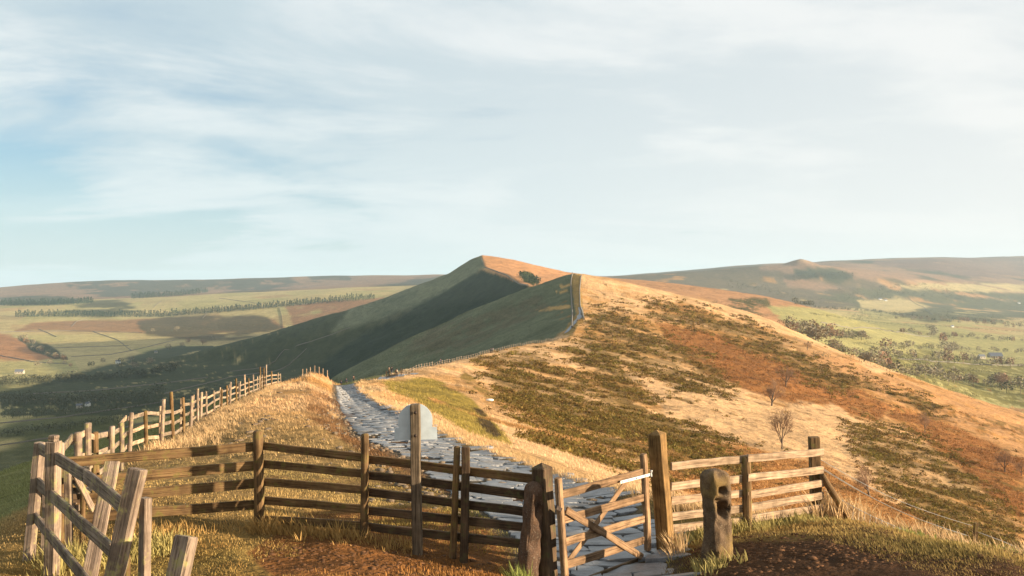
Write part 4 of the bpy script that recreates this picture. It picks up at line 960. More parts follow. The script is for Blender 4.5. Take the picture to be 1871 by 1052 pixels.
def sample(n, y0, y1, x0=-60, x1=1931, seed=1, pw=0.5):
    rg = np.random.default_rng(seed); u = rg.uniform(0, 1, n)
    Y = y0 * (y1 / y0) ** (u ** pw) if pw else rg.uniform(y0, y1, n)
    return PX(rg.uniform(x0, x1, n), Y), Y
def gcol(X, Y, gain=1.15):
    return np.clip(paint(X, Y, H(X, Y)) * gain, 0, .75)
def off_path(X, Y, m=1.02):
    pd, pw = path_side(X, Y); return ~((np.abs(pd) < pw * m) & (Y < 168))
FXW = ([5, 9.4, 12, 16, 20, 24.5, 29, 34, 45, 60, 79, 100], [60, 95, 140, 165, 235, 317, 348, 370, 420, 476, 513, 540])
# turf close by
X, Y = sample(37000, 6.3, 19, seed=2, pw=.95); Zp = H(X, Y); pyy = HY - Zp / Y * FPX; pxx = CX + X / Y * FPX
n1 = fbm(X, Y, 1.6, 3, 61); n2 = fbm(X, Y, 6, 3, 62)
mudc = ((pxx > 540) & (pxx < 1000) & (Y < 9.9)) ; mudr = (pxx > 1200) & (Y < 10.6)
keep = off_path(X, Y, 1.05) & ~(mudc & (fbm(X, Y, .8, 3, 66) < -.1)) & ~(mudr & (n1 + n2 * .5 < .05)) & ~((pxx > 985) & (pxx < 1215) & (Y < 9.2)) & (n1 > -.5)
mud_in = mudc
X, Y, n1, n2, pxx, mud_in, n3 = X[keep], Y[keep], n1[keep], n2[keep], pxx[keep], mud_in[keep], fbm(X, Y, .8, 3, 66)[keep]
c = gcol(X, Y, 1.35); lit = np.array([.46, .31, .11]); gr_ = np.array([.25, .24, .06]); org = np.array([.34, .15, .045])
t = sstep(-.2, .6, n2)[:, None]; west = (pxx < np.interp(Y, *FXW))[:, None]
c = np.where(west, c * 1.15, c * .45 + .55 * (lit * (1 - t) + gr_ * t))
o_ = ((Y < 10.6) & (pxx > 330) & (pxx < 1250))[:, None] * sstep(-.5, .3, n3)[:, None] * .85; c = c * (1 - o_) + org * o_
hh = np.where(mud_in, .022 + .05 * np.clip(n3, 0, 1), .022 + .06 * np.clip(n1 * .6 + n3 * .6, 0, 1)) + .0014 * Y
hh = hh * (1 - .5 * sstep(14, 19, Y)); blades('turf_grass', X, Y, hh, c * rng.uniform(.7, 1.2, (len(X), 1)), 8, .0095, np.full(len(X), .13), seed=3)
# longer bleached clumps: at the fence feet, on the brow, along the west fence, on the path's edges
def clump(n, fx, y0, y1, s0, s1, colr, nb, wd, sp, seed, name='long_grass', curl=.6, jit=.3):
    rg = np.random.default_rng(seed); Y = rg.uniform(0, 1, n) ** 1.5 * (y1 - y0) + y0; Xc = np.array([fx(y) for y in Y]) + rg.normal(0, jit, n)
    k = off_path(Xc, Y, 1.08); Xc, Y = Xc[k], Y[k]
    c = np.array(colr)[None, :] * rg.uniform(.75, 1.2, (len(Xc), 1)); return (Xc, Y, rg.uniform(s0, s1, len(Xc)), c, nb, wd, sp)
groups = []
pathx = lambda y: float(np.interp(y, PTH[:, 1], PTH[:, 0])); pathw = lambda y: float(np.interp(y, PTH[:, 1], PTH[:, 2]))
f1x = lambda t: None
def add(g): groups.append(g)
rg = np.random.default_rng(77)
ORG = (.42, .26, .09); STR = (.55, .38, .20); STG = (.40, .33, .12); GRN = (.24, .26, .07)
# under the middle fence
for x0, x1, ya, yb_, n, s0, s1, cc in ((474, 668, 10.45, 9.95, 110, .06, .24, ORG), (200, 470, 9.6, 10.5, 60, .05, .16, ORG), (668, 760, 9.9, 9.7, 30, .06, .15, ORG), (1225, 1366, 10.5, 11.2, 90, .08, .22, STG), (1366, 1500, 11.2, 12.1, 110, .08, .25, STG), (1500, 1600, 12.2, 12.6, 160, .2, .55, STR), (1600, 1760, 12.6, 11.4, 190, .15, .5, STR), (1700, 1900, 11.6, 9.6, 90, .10, .35, STR), (1430, 1700, 11.6, 11.0, 60, .06, .14, STG), (1640, 1900, 11.0, 9.6, 60, .06, .16, GRN), (940, 1010, 8.5, 8.8, 60, .12, .30, GRN), (1280, 1350, 9.0, 9.1, 40, .06, .16, STG), (1195, 1240, 10.2, 10.4, 50, .15, .35, STR), (60, 340, 7.9, 9.0, 110, .08, .28, STG), (460, 500, 10.2, 10.4, 25, .10, .28, ORG)):
    t = rg.uniform(0, 1, n); Yg = ya + (yb_ - ya) * t + rg.normal(0, .18, n); Xg = PX(x0 + (x1 - x0) * t + rg.normal(0, 6, n), Yg)
    add((Xg, Yg, rg.uniform(s0, s1, n), np.array(cc)[None] * rg.uniform(.75, 1.2, (n, 1))))
# right shoulder of the path and left fence foot
n = 2600; Yg = 13 * (140 / 13) ** rg.uniform(0, 1, n); pwv = np.interp(Yg, PTH[:, 1], PTH[:, 2]); Xg = np.interp(Yg, PTH[:, 1], PTH[:, 0]) + pwv + .45 + np.abs(rg.normal(0, 1.0, n)) * (1 + Yg / 60)
add((Xg, Yg, rg.uniform(.09, .24, n), np.array(STR)[None] * rg.uniform(.8, 1.15, (n, 1))))
n = 1500; Yg = 21 * (80 / 21) ** rg.uniform(0, 1, n); Xg = PX(np.interp(Yg, *FXW), Yg) + np.abs(rg.normal(0, .7, n)) + .05
add((Xg, Yg, rg.uniform(.08, .30, n), np.array(STR)[None] * rg.uniform(.85, 1.2, (n, 1))))
GX = np.concatenate([g[0] for g in groups]); GY = np.concatenate([g[1] for g in groups]); GS = np.concatenate([g[2] for g in groups]); GC = np.vstack([g[3] for g in groups])
k = off_path(GX, GY, 1.04); blades('long_grass', GX[k], GY[k], GS[k], GC[k], 12, .012, np.full(k.sum(), .10), curl=.7, seg=3, seed=5)
# tussocks farther up the hill
X, Y = sample(66000, 18, 300, -60, 1931, seed=9, pw=.8); Z = H(X, Y); py_ = HY - Z / Y * FPX
n1 = fbm(X, Y, 7, 3, 63)
keep = off_path(X, Y, 1.15) & (n1 > -.25) & (py_ > 560) & (py_ < 1080); X, Y = X[keep][:38000], Y[keep][:38000]
c = gcol(X, Y, 1.12) * rng.uniform(.85, 1.5, (len(X), 1))
blades('tussock_grass', X, Y, np.minimum(.035 + .0034 * Y, .42) * rng.uniform(.8, 1.3, len(X)), c, 6, .034, .12 + .0018 * Y, seed=10, seg=1, wind=(-.5, .1), sink=.03)

# ------------------------------------------------------------------ low scrub on the slopes (bilberry, heather and gorse): leafy clumps
def scrub(name, X, Y, R_, hgt, col, nl=26, seed=1):
    rg = np.random.default_rng(seed); n = len(X); Z = H(X, Y); N_ = n * nl
    a = rg.uniform(0, 2 * np.pi, N_); zt = rg.uniform(0, 1, N_); rr_ = np.sqrt(1 - zt ** 2) * rg.uniform(.65, 1.02, N_)
    Rr = np.repeat(R_, nl); Hr = np.repeat(hgt, nl)
    cx = np.repeat(X, nl) + Rr * rr_ * np.cos(a); cy = np.repeat(Y, nl) + Rr * rr_ * np.sin(a); cz = np.repeat(Z, nl) + Hr * zt * rg.uniform(.8, 1.1, N_) - .05
    s = Rr * rg.uniform(.16, .36, N_); V = []
    for k in range(3):
        v = rg.normal(0, 1, (N_, 3)); v /= np.linalg.norm(v, axis=1)[:, None]; V.append(np.stack([cx, cy, cz], -1) + v * s[:, None])
    V = np.stack(V, 1).reshape(-1, 3); F = np.arange(N_ * 3).reshape(-1, 3)
    c = np.repeat(np.repeat(col, nl, 0) * rg.uniform(.6, 1.45, (N_, 1)), 3, 0)
    ob = link(name, mesh_np(name, V, F, np.clip(c, 0, .8)), M_SCRUB); ob['kind'] = 'stuff'; return ob
def gorse_mask(X, Y):
    Z = H(X, Y); px_ = CX + X / Y * FPX; py_ = HY - Z / Y * FPX; n2 = fbm(X, Y, 45, 4, 53); n1 = fbm(X, Y, 9, 4, 51); m = np.zeros(len(X))
    for poly, colr, lo, hi_, soft, patch in PAT:
        if colr != C_GORSE: continue
        d = in_poly(px_, py_, poly) + soft * 1.3 * (n2 + n1)
        t = (1 - sstep(-soft * .8, soft * 3.5, d)) * ((Y > lo) & (Y < hi_)); m = np.maximum(m, t)
    return m, n1
X, Y = sample(120000, 24, 650, 860, 1931, seed=21, pw=.9)
m, n1 = gorse_mask(X, Y)
n0 = fbm((.8 * X - .6 * Y) * .35, .6 * X + .8 * Y, 10, 3, 95) * -1
keep = off_path(X, Y, 1.3) & (rng.uniform(0, 1, len(X)) < np.where(m > .05, m * (0.10 + .75 * sstep(-.3, .3, n0)) * (.45 + .55 * (1 - sstep(-.3, .3, fbm((.8 * X - .6 * Y) * .6, .6 * X + .8 * Y, 4.0, 3, 103)))), .012 * (n0 > .25) * (X > crest_x(Y) + 15)))
X, Y = X[keep][:11500], Y[keep][:11500]
cc = np.array([.165, .108, .030])[None] * rng.uniform(.6, 1.4, (len(X), 1)); cc[:, 1] *= rng.uniform(.85, 1.2, len(X))
scrub('heather_scrub', X, Y, rng.uniform(.22, .6, len(X)) * (0.8 + Y / 160), rng.uniform(.15, .5, len(X)) * (0.8 + Y / 220), cc, 36, seed=22)
# bracken litter
X, Y = sample(30000, 40, 600, 1100, 1931, seed=23, pw=.9); c = gcol(X, Y, 1.1)
keep = (c[:, 0] > c[:, 1] * 1.92) & (X > crest_x(Y) + 20); X, Y, c = X[keep][:9000], Y[keep][:9000], c[keep][:9000]
scrub('dead_bracken', X, Y, rng.uniform(.25, .5, len(X)) * (.8 + Y / 180), rng.uniform(.12, .34, len(X)) * (.8 + Y / 200), c * rng.uniform(.6, 1.3, (len(X), 1)), 14, seed=24)

# ------------------------------------------------------------------ trees
def grow(seed, height, levels, spread=0.55, trunk_r=0.12, nb=3, lean=(0, 0), twig=.5):
    """bare tree: returns (trunk verts/faces for the limbs, verts/faces for the twigs)"""
    rd = random.Random(seed); LV = []; LF = []; TV = []; TF = []
    def tube(p, q, r0, r1, V, F, n):
        d = (q - p).normalized(); s = d.cross(Vector((.3, .7, .2))).normalized(); u = s.cross(d); b = len(V)
        for c_, r_ in ((p, r0), (q, r1)):
            for k in range(n):
                a = 2 * math.pi * k / n; V.append(tuple(c_ + (s * math.cos(a) + u * math.sin(a)) * r_))
        for k in range(n): F.append((b + k, b + (k + 1) % n, b + n + (k + 1) % n)); F.append((b + k, b + n + (k + 1) % n, b + n + k))
    def rec(p, d, L, r, lv):
        q = p + d * L; big = lv >= levels - 1
        tube(p, q, r, r * .8, LV if big else TV, LF if big else TF, 6 if big else 3)
        if lv == 0: return
        k = nb
        for i in range(k):
            sp = rd.uniform(.5, 1.1) * spread
            s = d.cross(Vector((rd.uniform(-1, 1), rd.uniform(-1, 1), rd.uniform(-1, 1)))).normalized()
            nd = (d + s * sp * 1.5 + Vector((0, 0, .18))).normalized()
            rec(p.lerp(q, rd.uniform(.35, 1.0)), nd, L * rd.uniform(.60, .90), max(r * .52, .005), lv - 1)
        if lv >= levels - 2:
            nd = (d + Vector((rd.uniform(-.22, .22), rd.uniform(-.22, .22), .1))).normalized(); rec(q, nd, L * .78, r * .74, lv - 1)
    rec(Vector((0, 0, -.3)), Vector((lean[0], lean[1], 1)).normalized(), height * .26, trunk_r, levels)
    return LV, LF, TV, TF
def tree_meshes(seed, **k):
    LV, LF, TV, TF = grow(seed, **k); return mesh_np('trunk', LV, LF), mesh_np('crown', TV, TF)
TREES = [tree_meshes(1, height=6.5, levels=6, nb=3, spread=.60, trunk_r=.13), tree_meshes(2, height=5.5, levels=6, nb=3, spread=.85, trunk_r=.13), tree_meshes(3, height=5, levels=6, nb=3, spread=.8, trunk_r=.14, lean=(.25, 0))]
for a, b_ in TREES: a.materials.append(M_BARK); b_.materials.append(M_TWIG)
def big_tree(x, y, lo, hpx, var, label, grp='bare trees on the hillside', rz=0.0, name='bare_tree'):
    p = hit(x, y, lo)
    if p is None: return
    e = empty(name, p, rz, label=label, cat='tree', group=grp); zmax = max(v.co.z for v in TREES[var][1].vertices)
    s = hpx * p.y / FPX / zmax
    for nm, me in zip(('trunk', 'crown'), TREES[var]):
        o = bpy.data.objects.new(nm, me); COL.objects.link(o); o.parent = e; o.scale = (s * (.72 if var == 0 else .9), s * (.72 if var == 0 else .9), s)
    return e
big_tree(1429, 822, 40, 82, 0, 'tall slender bare tree standing above the right rail fence')
big_tree(1410, 742, 60, 52, 2, 'thin leaning bare tree up-slope of the tall slender one, on the rust bracken', rz=1)
big_tree(1436, 708, 100, 42, 1, 'round dark bare tree highest of the three above the rail fence', rz=2)
big_tree(1590, 908, 22, 62, 2, 'low dark bare bush-like tree behind the stock wires on the right', rz=3)
big_tree(1836, 862, 40, 42, 1, 'small spreading bare tree casting a long shadow near the right edge', rz=4)
big_tree(1690, 792, 60, 40, 0, 'faint pale bare sapling in the bracken between scrub bands on the right', rz=5)
big_tree(1866, 870, 40, 30, 1, 'dark bushy tree cut by the right edge of the picture on the slope', rz=2.5)
big_tree(370, 631, 700, 13, 1, 'lone tree on the dark skyline of the left-hand slope', rz=1.5)
big_tree(1830, 712, 500, 34, 1, 'large bare tree just beyond the slope near the right edge', grp='trees at the foot of the slope', rz=.4)
big_tree(1475, 640, 500, 18, 1, 'bare bush peeping over the right slope before the first field', grp='trees at the foot of the slope', rz=1.4)

# valley trees: one cheap crown cloud on a stem; several hundred stand in hedges and copses
def cloud_tree(seed, h=10, w=8, n=150, conifer=False):
    rd = np.random.default_rng(seed); 
    a = rd.uniform(0, 2 * np.pi, n); t = rd.uniform(0, 1, n)
    if conifer:
        z = h * (.12 + .88 * t); r = w / 2 * (1 - t) ** .8 * rd.uniform(.5, 1, n)
    else:
        ph = np.arccos(rd.uniform(-.75, 1, n)); rr_ = rd.uniform(.45, 1, n) ** .5 * (1 + .25 * np.sin(3 * a + seed))
        r = w / 2 * np.sin(ph) * rr_; z = h * .60 + h * .40 * np.cos(ph) * rr_
    C = np.stack([r * np.cos(a), r * np.sin(a), z], -1); V = []
    for k in range(3):
        v = rd.normal(0, 1, (n, 3)); v /= np.linalg.norm(v, axis=1)[:, None]; V.append(C + v * (h * (.105 if not conifer else .10)))
    V = np.stack(V, 1).reshape(-1, 3); F = np.arange(3 * n).reshape(-1, 3); nv = len(V)
    tr = h * .02; TVv = [(tr * math.cos(k * 2.09), tr * math.sin(k * 2.09), zz_) for zz_ in (-1, h * .7) for k in range(3)]
    TF_ = [(nv + k, nv + (k + 1) % 3, nv + 3 + (k + 1) % 3) for k in range(3)] + [(nv + k, nv + 3 + (k + 1) % 3, nv + 3 + k) for k in range(3)]
    return np.vstack([V, TVv]), np.vstack([F, TF_])
def cloud_mesh(nm, mat, *a, **k):
    V, F = cloud_tree(*a, **k); me = mesh_np(nm, V, F); me.materials.append(mat); return me
BARE = [cloud_mesh('winter_tree', M_TWIG2, s, 14, 13, 130) for s in range(4)] + [cloud_mesh('winter_tree', M_HEDGE, 9, 11, 12, 150), cloud_mesh('winter_tree', M_TWIG, 12, 15, 12, 130)]
placed = [0]
def wtree(p, s, label, grp, var=None, rd=random.Random(4)):
    o = bpy.data.objects.new('winter_tree', BARE[rd.randrange(len(BARE)) if var is None else var]); COL.objects.link(o); o.location = p
    o.rotation_euler = (0, 0, rd.uniform(0, 6.28)); o.scale = (s * rd.uniform(.8, 1.3), s * rd.uniform(.8, 1.3), s * rd.uniform(.8, 1.1)); tag(o, label, 'tree', grp); placed[0] += 1
def along(pts, n, lo, size, label, grp, jit=2.0, var=None, seed=1):
    rd = random.Random(seed); L = [math.dist(a, b_) for a, b_ in zip(pts, pts[1:])]; T = sum(L)
    for k in range(n):
        d = T * (k + rd.uniform(0, .8)) / n; i = 0
        while i < len(L) - 1 and d > L[i]: d -= L[i]; i += 1
        t = min(d / L[i], 1); x = pts[i][0] + (pts[i + 1][0] - pts[i][0]) * t + rd.uniform(-jit, jit); y = pts[i][1] + (pts[i + 1][1] - pts[i][1]) * t + rd.uniform(-jit, jit) * .5
        p = hit(x, y, lo)
        if p is not None: wtree(p, size * rd.uniform(.65, 1.3), label + (', towards its left end', ', about its middle', ', towards its right end')[int(k * 3 / n)], grp, var)
G_R = 'trees of the eastern valley'
along([(1480,628),(1560,668),(1700,690),(1790,710),(1880,715)], 46, 760, 1.04, 'bare tree in the dense belt at the right slope foot', G_R, 14, seed=1)
along([(1580,648),(1700,662),(1871,672)], 22, 760, 0.94, 'bare tree in the second hedge line of the right valley', G_R, 5, seed=2)
along([(1440,606),(1500,618),(1590,622)], 30, 780, .9, 'tree of the long copse beside the pale right field', G_R, 4, seed=3)
along([(1700,600),(1720,622),(1740,640),(1731,655)], 12, 780, 1.25, 'tall bare tree in the copse amid the right valley fields', G_R, 8, seed=4)
along([(1610,640),(1700,640),(1871,648)], 20, 780, 0.83, 'bare tree of the middle hedge across the right valley', G_R, 3, seed=5)
along([(1640,610),(1760,618),(1871,626)], 24, 900, 0.83, 'bare tree of the upper hedge across the right valley', G_R, 4, seed=6)
along([(1640,582),(1720,588),(1800,592),(1871,600)], 40, 1200, 1.04, 'tree of the wooded band beyond the right fields', G_R, 6, seed=7)
along([(1450,556),(1500,565),(1600,570),(1680,580)], 36, 1500, .9, 'small dark tree lining the far edge of the pale field', G_R, 2, var=4, seed=8)
G_L = 'trees of the western valley'
along([(35,618),(70,640),(100,655),(125,664)], 20, 900, .9, 'bushy tree in the gully row beside the rust hillside', G_L, 5, seed=10)
along([(60,668),(150,672),(250,660),(300,668),(200,672)], 16, 900, .9, 'tree of the scattered row in the sunlit left valley', G_L, 6, seed=11)
along([(260,610),(340,606),(400,622),(300,640)], 12, 1200, .8, 'tree of the sparse row in the upper left fields', G_L, 6, seed=12)
along([(0,704),(120,700),(240,690),(330,676)], 60, 700, 1.1, 'dark tree of the shaded wood at the ridge shadow edge', G_L, 8, var=4, seed=13)
# shadowed hedges and copses low on the left, and the far woods: masses
def belt(name, pts, n, lo, size, mat_mesh, jit=2.0, seed=1, mat=None, band=0.0):
    rd = random.Random(seed); L = [math.dist(a, b_) for a, b_ in zip(pts, pts[1:])]; T = sum(L); it = []
    for k in range(n):
        d = T * (k + rd.uniform(0, .9)) / n; i = 0
        while i < len(L) - 1 and d > L[i]: d -= L[i]; i += 1
        t = min(d / L[i], 1); x = pts[i][0] + (pts[i + 1][0] - pts[i][0]) * t + rd.uniform(-jit, jit); y = pts[i][1] + (pts[i + 1][1] - pts[i][1]) * t + rd.uniform(-1, 1) * band
        p = hit(x, y, lo)
        if p is None: continue
        s = size * rd.uniform(.7, 1.25) * rd.uniform(1.0, 1.6)
        it.append((rd.choice(mat_mesh), Matrix.LocRotScale(p, Matrix.Rotation(rd.uniform(0, 6.28), 3, 'Z').to_quaternion(), Vector((s, s, s))), None))
    if it: return joined(name, it, mat)
CON = [cloud_mesh('conifer', M_CONIFER, s, 14, 7, 34, conifer=True) for s in (1, 2, 3)]
BUSH = [cloud_mesh('bush', M_HEDGE, s, 5, 7, 26) for s in (5, 6, 7)]
belt('conifer_belt', [(28,578),(120,578),(300,578),(450,566),(560,556),(684,545)], 560, 1800, 1.0, CON, 1, 1, M_CONIFER, 2.0)
belt('conifer_belt', [(0,558),(90,558),(170,553)], 200, 2000, 1.3, CON, 1, 2, M_CONIFER, 1.2)
belt('conifer_belt', [(240,545),(330,540),(380,534)], 160, 2000, 1.3, CON, 1, 3, M_CONIFER, 1.2)
belt('conifer_wood', [(947,507),(960,512),(975,518),(985,522)], 46, 850, .55, CON, 3, 4, M_CONIFER, 3)
belt('shaded_woodland', [(0,735),(100,740),(240,735),(300,720)], 190, 500, 1.7, BUSH, 6, 5, M_HEDGE, 6)
belt('shaded_woodland', [(0,765),(160,758),(330,735),(480,700)], 170, 450, 1.2, BUSH, 4, 6, M_HEDGE, 2)
belt('shaded_woodland', [(0,800),(120,785),(260,765)], 110, 400, 1.1, BUSH, 4, 7, M_HEDGE, 2)
belt('far_woodland', [(1440,512),(1480,505),(1560,508)], 260, 2500, 2.2, BUSH, 10, 8, M_HEDGE, 6)
belt('far_woodland', [(1500,545),(1600,540),(1700,530),(1871,560)], 420, 1800, 1.8, BUSH, 12, 9, M_HEDGE, 13)
belt('far_woodland', [(1560,580),(1700,575),(1871,590)], 300, 1500, 1.3, BUSH, 12, 10, M_HEDGE, 7)
belt('far_woodland', [(1330,520),(1400,530),(1480,550)], 160, 1800, 1.6, BUSH, 10, 11, M_HEDGE, 5)
belt('valley_hedges', [(1500,636),(1600,650),(1700,668)], 90, 780, .7, BUSH, 2, 12, M_HEDGE, .6)
for k, pts in enumerate([[(1560,668),(1700,672),(1871,690)], [(1560,630),(1700,636),(1871,660)], [(1600,605),(1750,612),(1871,618)], [(1420,590),(1500,600),(1560,615)], [(1480,575),(1600,590),(1700,600)], [(1650,592),(1760,600),(1871,608)]]):
    belt('valley_hedges', pts, 90, 760, .65, BUSH, 2, 20 + k, M_HEDGE, .5)
belt('slope_scrub', [(1350,552),(1400,556)], 60, 850, .6, BUSH, 10, 31, M_HEDGE, 5)
belt('slope_scrub', [(1310,556),(1400,582)], 60, 800, .5, BUSH, 10, 32, M_HEDGE, 4)
belt('slope_scrub', [(1480,650),(1560,660),(1700,700),(1800,735)], 60, 300, .45, BUSH, 10, 33, M_HEDGE, 3)
belt('slope_scrub', [(255,600),(330,600),(480,600)], 120, 1500, .8, BUSH, 10, 34, M_HEDGE, 7)

# ------------------------------------------------------------------ drystone field walls, draped over the ground
def wall(pts, lo, label, hh=1.3, wd=.7, name='field_wall', mat=M_WALLST):
    W = [hit(x, y, lo) for x, y in pts]; W = [w for w in W if w is not None]
    if len(W) < 2: return
    Pn = []
    for a, b_ in zip(W, W[1:]):
        n = max(2, int((b_ - a).length / 12))
        for k in range(n): q = a.lerp(b_, k / n); Pn.append(Vector((q.x, q.y, hz(q.x, q.y))))
    Pn.append(W[-1]); V = []; F = []
    for i, p in enumerate(Pn):
        d = Pn[min(i + 1, len(Pn) - 1)] - Pn[max(i - 1, 0)]; s = Vector((d.y, -d.x, 0)).normalized() * wd / 2; h = hh * random.uniform(.85, 1.15)
        for q, z in ((p - s * 1.3, -.4), (p - s, h), (p + s, h), (p + s * 1.3, -.4)): V.append((q.x, q.y, hz(q.x, q.y) * 1.0 + z if z < 0 else p.z + z))
    for i in range(len(Pn) - 1):
        for k in range(3): F.append((i * 4 + k, i * 4 + k + 1, i * 4 + k + 5, i * 4 + k + 4))
    F += [(0, 1, 2, 3)]; F += [tuple((len(Pn) - 1) * 4 + q for q in (3, 2, 1, 0))]
    o = link(name, mesh_np(name, V, F), mat); return tag(o, label, 'wall', 'drystone field walls')
WL = [([(70,601),(103,616)], 900, 'short dark field wall left of the middle in the pale left fields'),
 ([(170,606),(215,622),(240,641)], 900, 'long curved dark wall climbing through the pale left fields'),
 ([(0,650),(60,662),(125,666)], 800, 'field wall below the rust hillside at the left edge'),
 ([(92,637),(160,634),(235,632)], 900, 'field wall crossing the pale left field halfway up'),
 ([(130,652),(200,648),(240,641),(320,622)], 900, 'lower field wall joining the curved wall in the left valley'),
 ([(0,607),(130,605),(260,608)], 1200, 'field wall under the brown bank on the left'),
 ([(510,563),(515,580),(527,598)], 1500, 'bold dark wall running down from the conifer belt'),
 ([(130,597),(140,587),(160,583)], 1500, 'faint wall climbing the brown bank at the left'),
 ([(370,582),(380,572)], 1500, 'short wall in the strip field under the conifers'),
 ([(280,562),(295,550)], 2000, 'wall dividing the green fields above the conifer belt'),
 ([(400,545),(480,555)], 2000, 'slanting wall in the far green field'),
 ([(1660,545),(1690,562),(1705,575)], 1800, 'wall running down the far right hillside'),
 ([(1640,655),(1760,664),(1871,668)], 780, 'wall along the bright field on the right'),
 ([(1500,590),(1600,600),(1700,615)], 800, 'wall across the pale slope field on the right'),
 ([(1045,599),(1046,572),(1044,548),(1043,520),(1046,501)], 380, 'wall climbing the left side of the track up the near hump'),
 ([(1067,585),(1060,560),(1059,530),(1062,504)], 380, 'wall climbing the right side of the track up the near hump'),
 ([(884,486),(879,472)], 1300, 'wall on the crest of the farthest peak'),
 ([(965,522),(925,503),(886,490)], 1000, 'wall along the lit ridge between the hump and the peak'),
 ]
for a in WL: wall(*a)
for k, pts in enumerate([[(0,775),(120,762),(300,735)], [(0,815),(100,800)], [(60,720),(200,712),(380,690)], [(150,800),(260,775),(330,770)], [(420,680),(520,640),(640,600)], [(300,720),(420,690),(560,640)]]):
    wall(pts, 400, ['upper wall in the shaded valley floor', 'lowest wall in the shaded valley at the left edge', 'wall between the dark woods of the shaded valley', 'short wall just beyond the left bank in the shade', 'wall climbing the dark left face of the far peak', 'second wall along the foot of the dark far slope'][k])

# the worn track, wet and shining, up the near hump
def strip(name, pts, lo, w, mat, dz=.06):
    W = [hit(x, y, lo) for x, y in pts]; W = [w_ for w_ in W if w_ is not None]; Pn = []
    for a, b_ in zip(W, W[1:]):
        n = max(2, int((b_ - a).length / 4))
        for k in range(n): Pn.append(a.lerp(b_, k / n))
    Pn.append(W[-1]); V = []; F = []
    for i, p in enumerate(Pn):
        d = Pn[min(i + 1, len(Pn) - 1)] - Pn[max(i - 1, 0)]; s = Vector((d.y, -d.x, 0)).normalized() * w / 2 * random.uniform(.8, 1.2)
        for q in (p - s, p + s): V.append((q.x, q.y, hz(q.x, q.y) + dz))
    for i in range(len(Pn) - 1): F.append((i * 2, i * 2 + 1, i * 2 + 3, i * 2 + 2))
    o = link(name, mesh_np(name, V, F), mat); o['kind'] = 'structure'; return o
strip('track', [(1034,609),(1045,596),(1058,582),(1062,572),(1060,563)], 380, 2.6, M_PAVE, .25)
strip('track', [(672,696),(700,691),(730,687),(760,682)], 120, 1.6, M_PAVE, .12)

# ------------------------------------------------------------------ post and wire fence along the dip
fr = empty('ridge_fence', on(740, 180), label='long low post and wire fence with many small posts leading to the near hump', cat='fence')
FP = []
xs = np.interp(np.linspace(0, 1, 72) ** .9, [0, 1], [738, 1040])
pm = pole_mesh(1.45, .07, .06, 6, 2, .01, 'post'); pm.materials.append(W_RAIL)
for x in xs:
    Yf = np.interp(x, [715, 775, 820, 930, 1000, 1045], [165, 200, 230, 300, 350, 400]) - 3.5
    q = on(x, Yf, -.2); o = bpy.data.objects.new('post', pm); COL.objects.link(o); o.parent = fr; o.location = q - fr.location; o.rotation_euler = (rng.uniform(-.06, .06), rng.uniform(-.06, .06), 0); FP.append(q + Vector((0, 0, 1.25)))
for dz in (0, -.5): link('wire', wire_mesh('wire', [p + Vector((0, 0, dz)) for p in FP], .012, 4), M_WIRE, fr)
kf = empty('knoll_fence', on(575, 95), label='few thin posts and rails on the grassy knoll left of the path bend', cat='fence')
for x, Y in ((553, 90), (560, 93), (567, 95), (575, 97), (583, 98), (590, 99), (598, 100)):
    q = on(x, Y, -.2); pole('post', q, q + Vector((0, 0, 1.2)), .05, .05, W_RAIL, kf, n=6)
# waymark gate posts where the walkers stand
gg = empty('kissing_gate', on(722, 166), label='small group of stout dark gateposts where the path meets the ridge fence', cat='gate')
for x in (706, 712, 722, 733): q = on(x, 165, -.2); board('post', q, q + Vector((0, 0, 1.7)), .2, .2, W_DARK, gg, up=Vector((1, 0, 0)))
for x0, x1 in ((706, 712), (733, 741)):
    for h in (.6, 1.1): board('rail', on(x0, 165, h), on(x1, 165.5, h), .1, .05, W_DARK, gg)

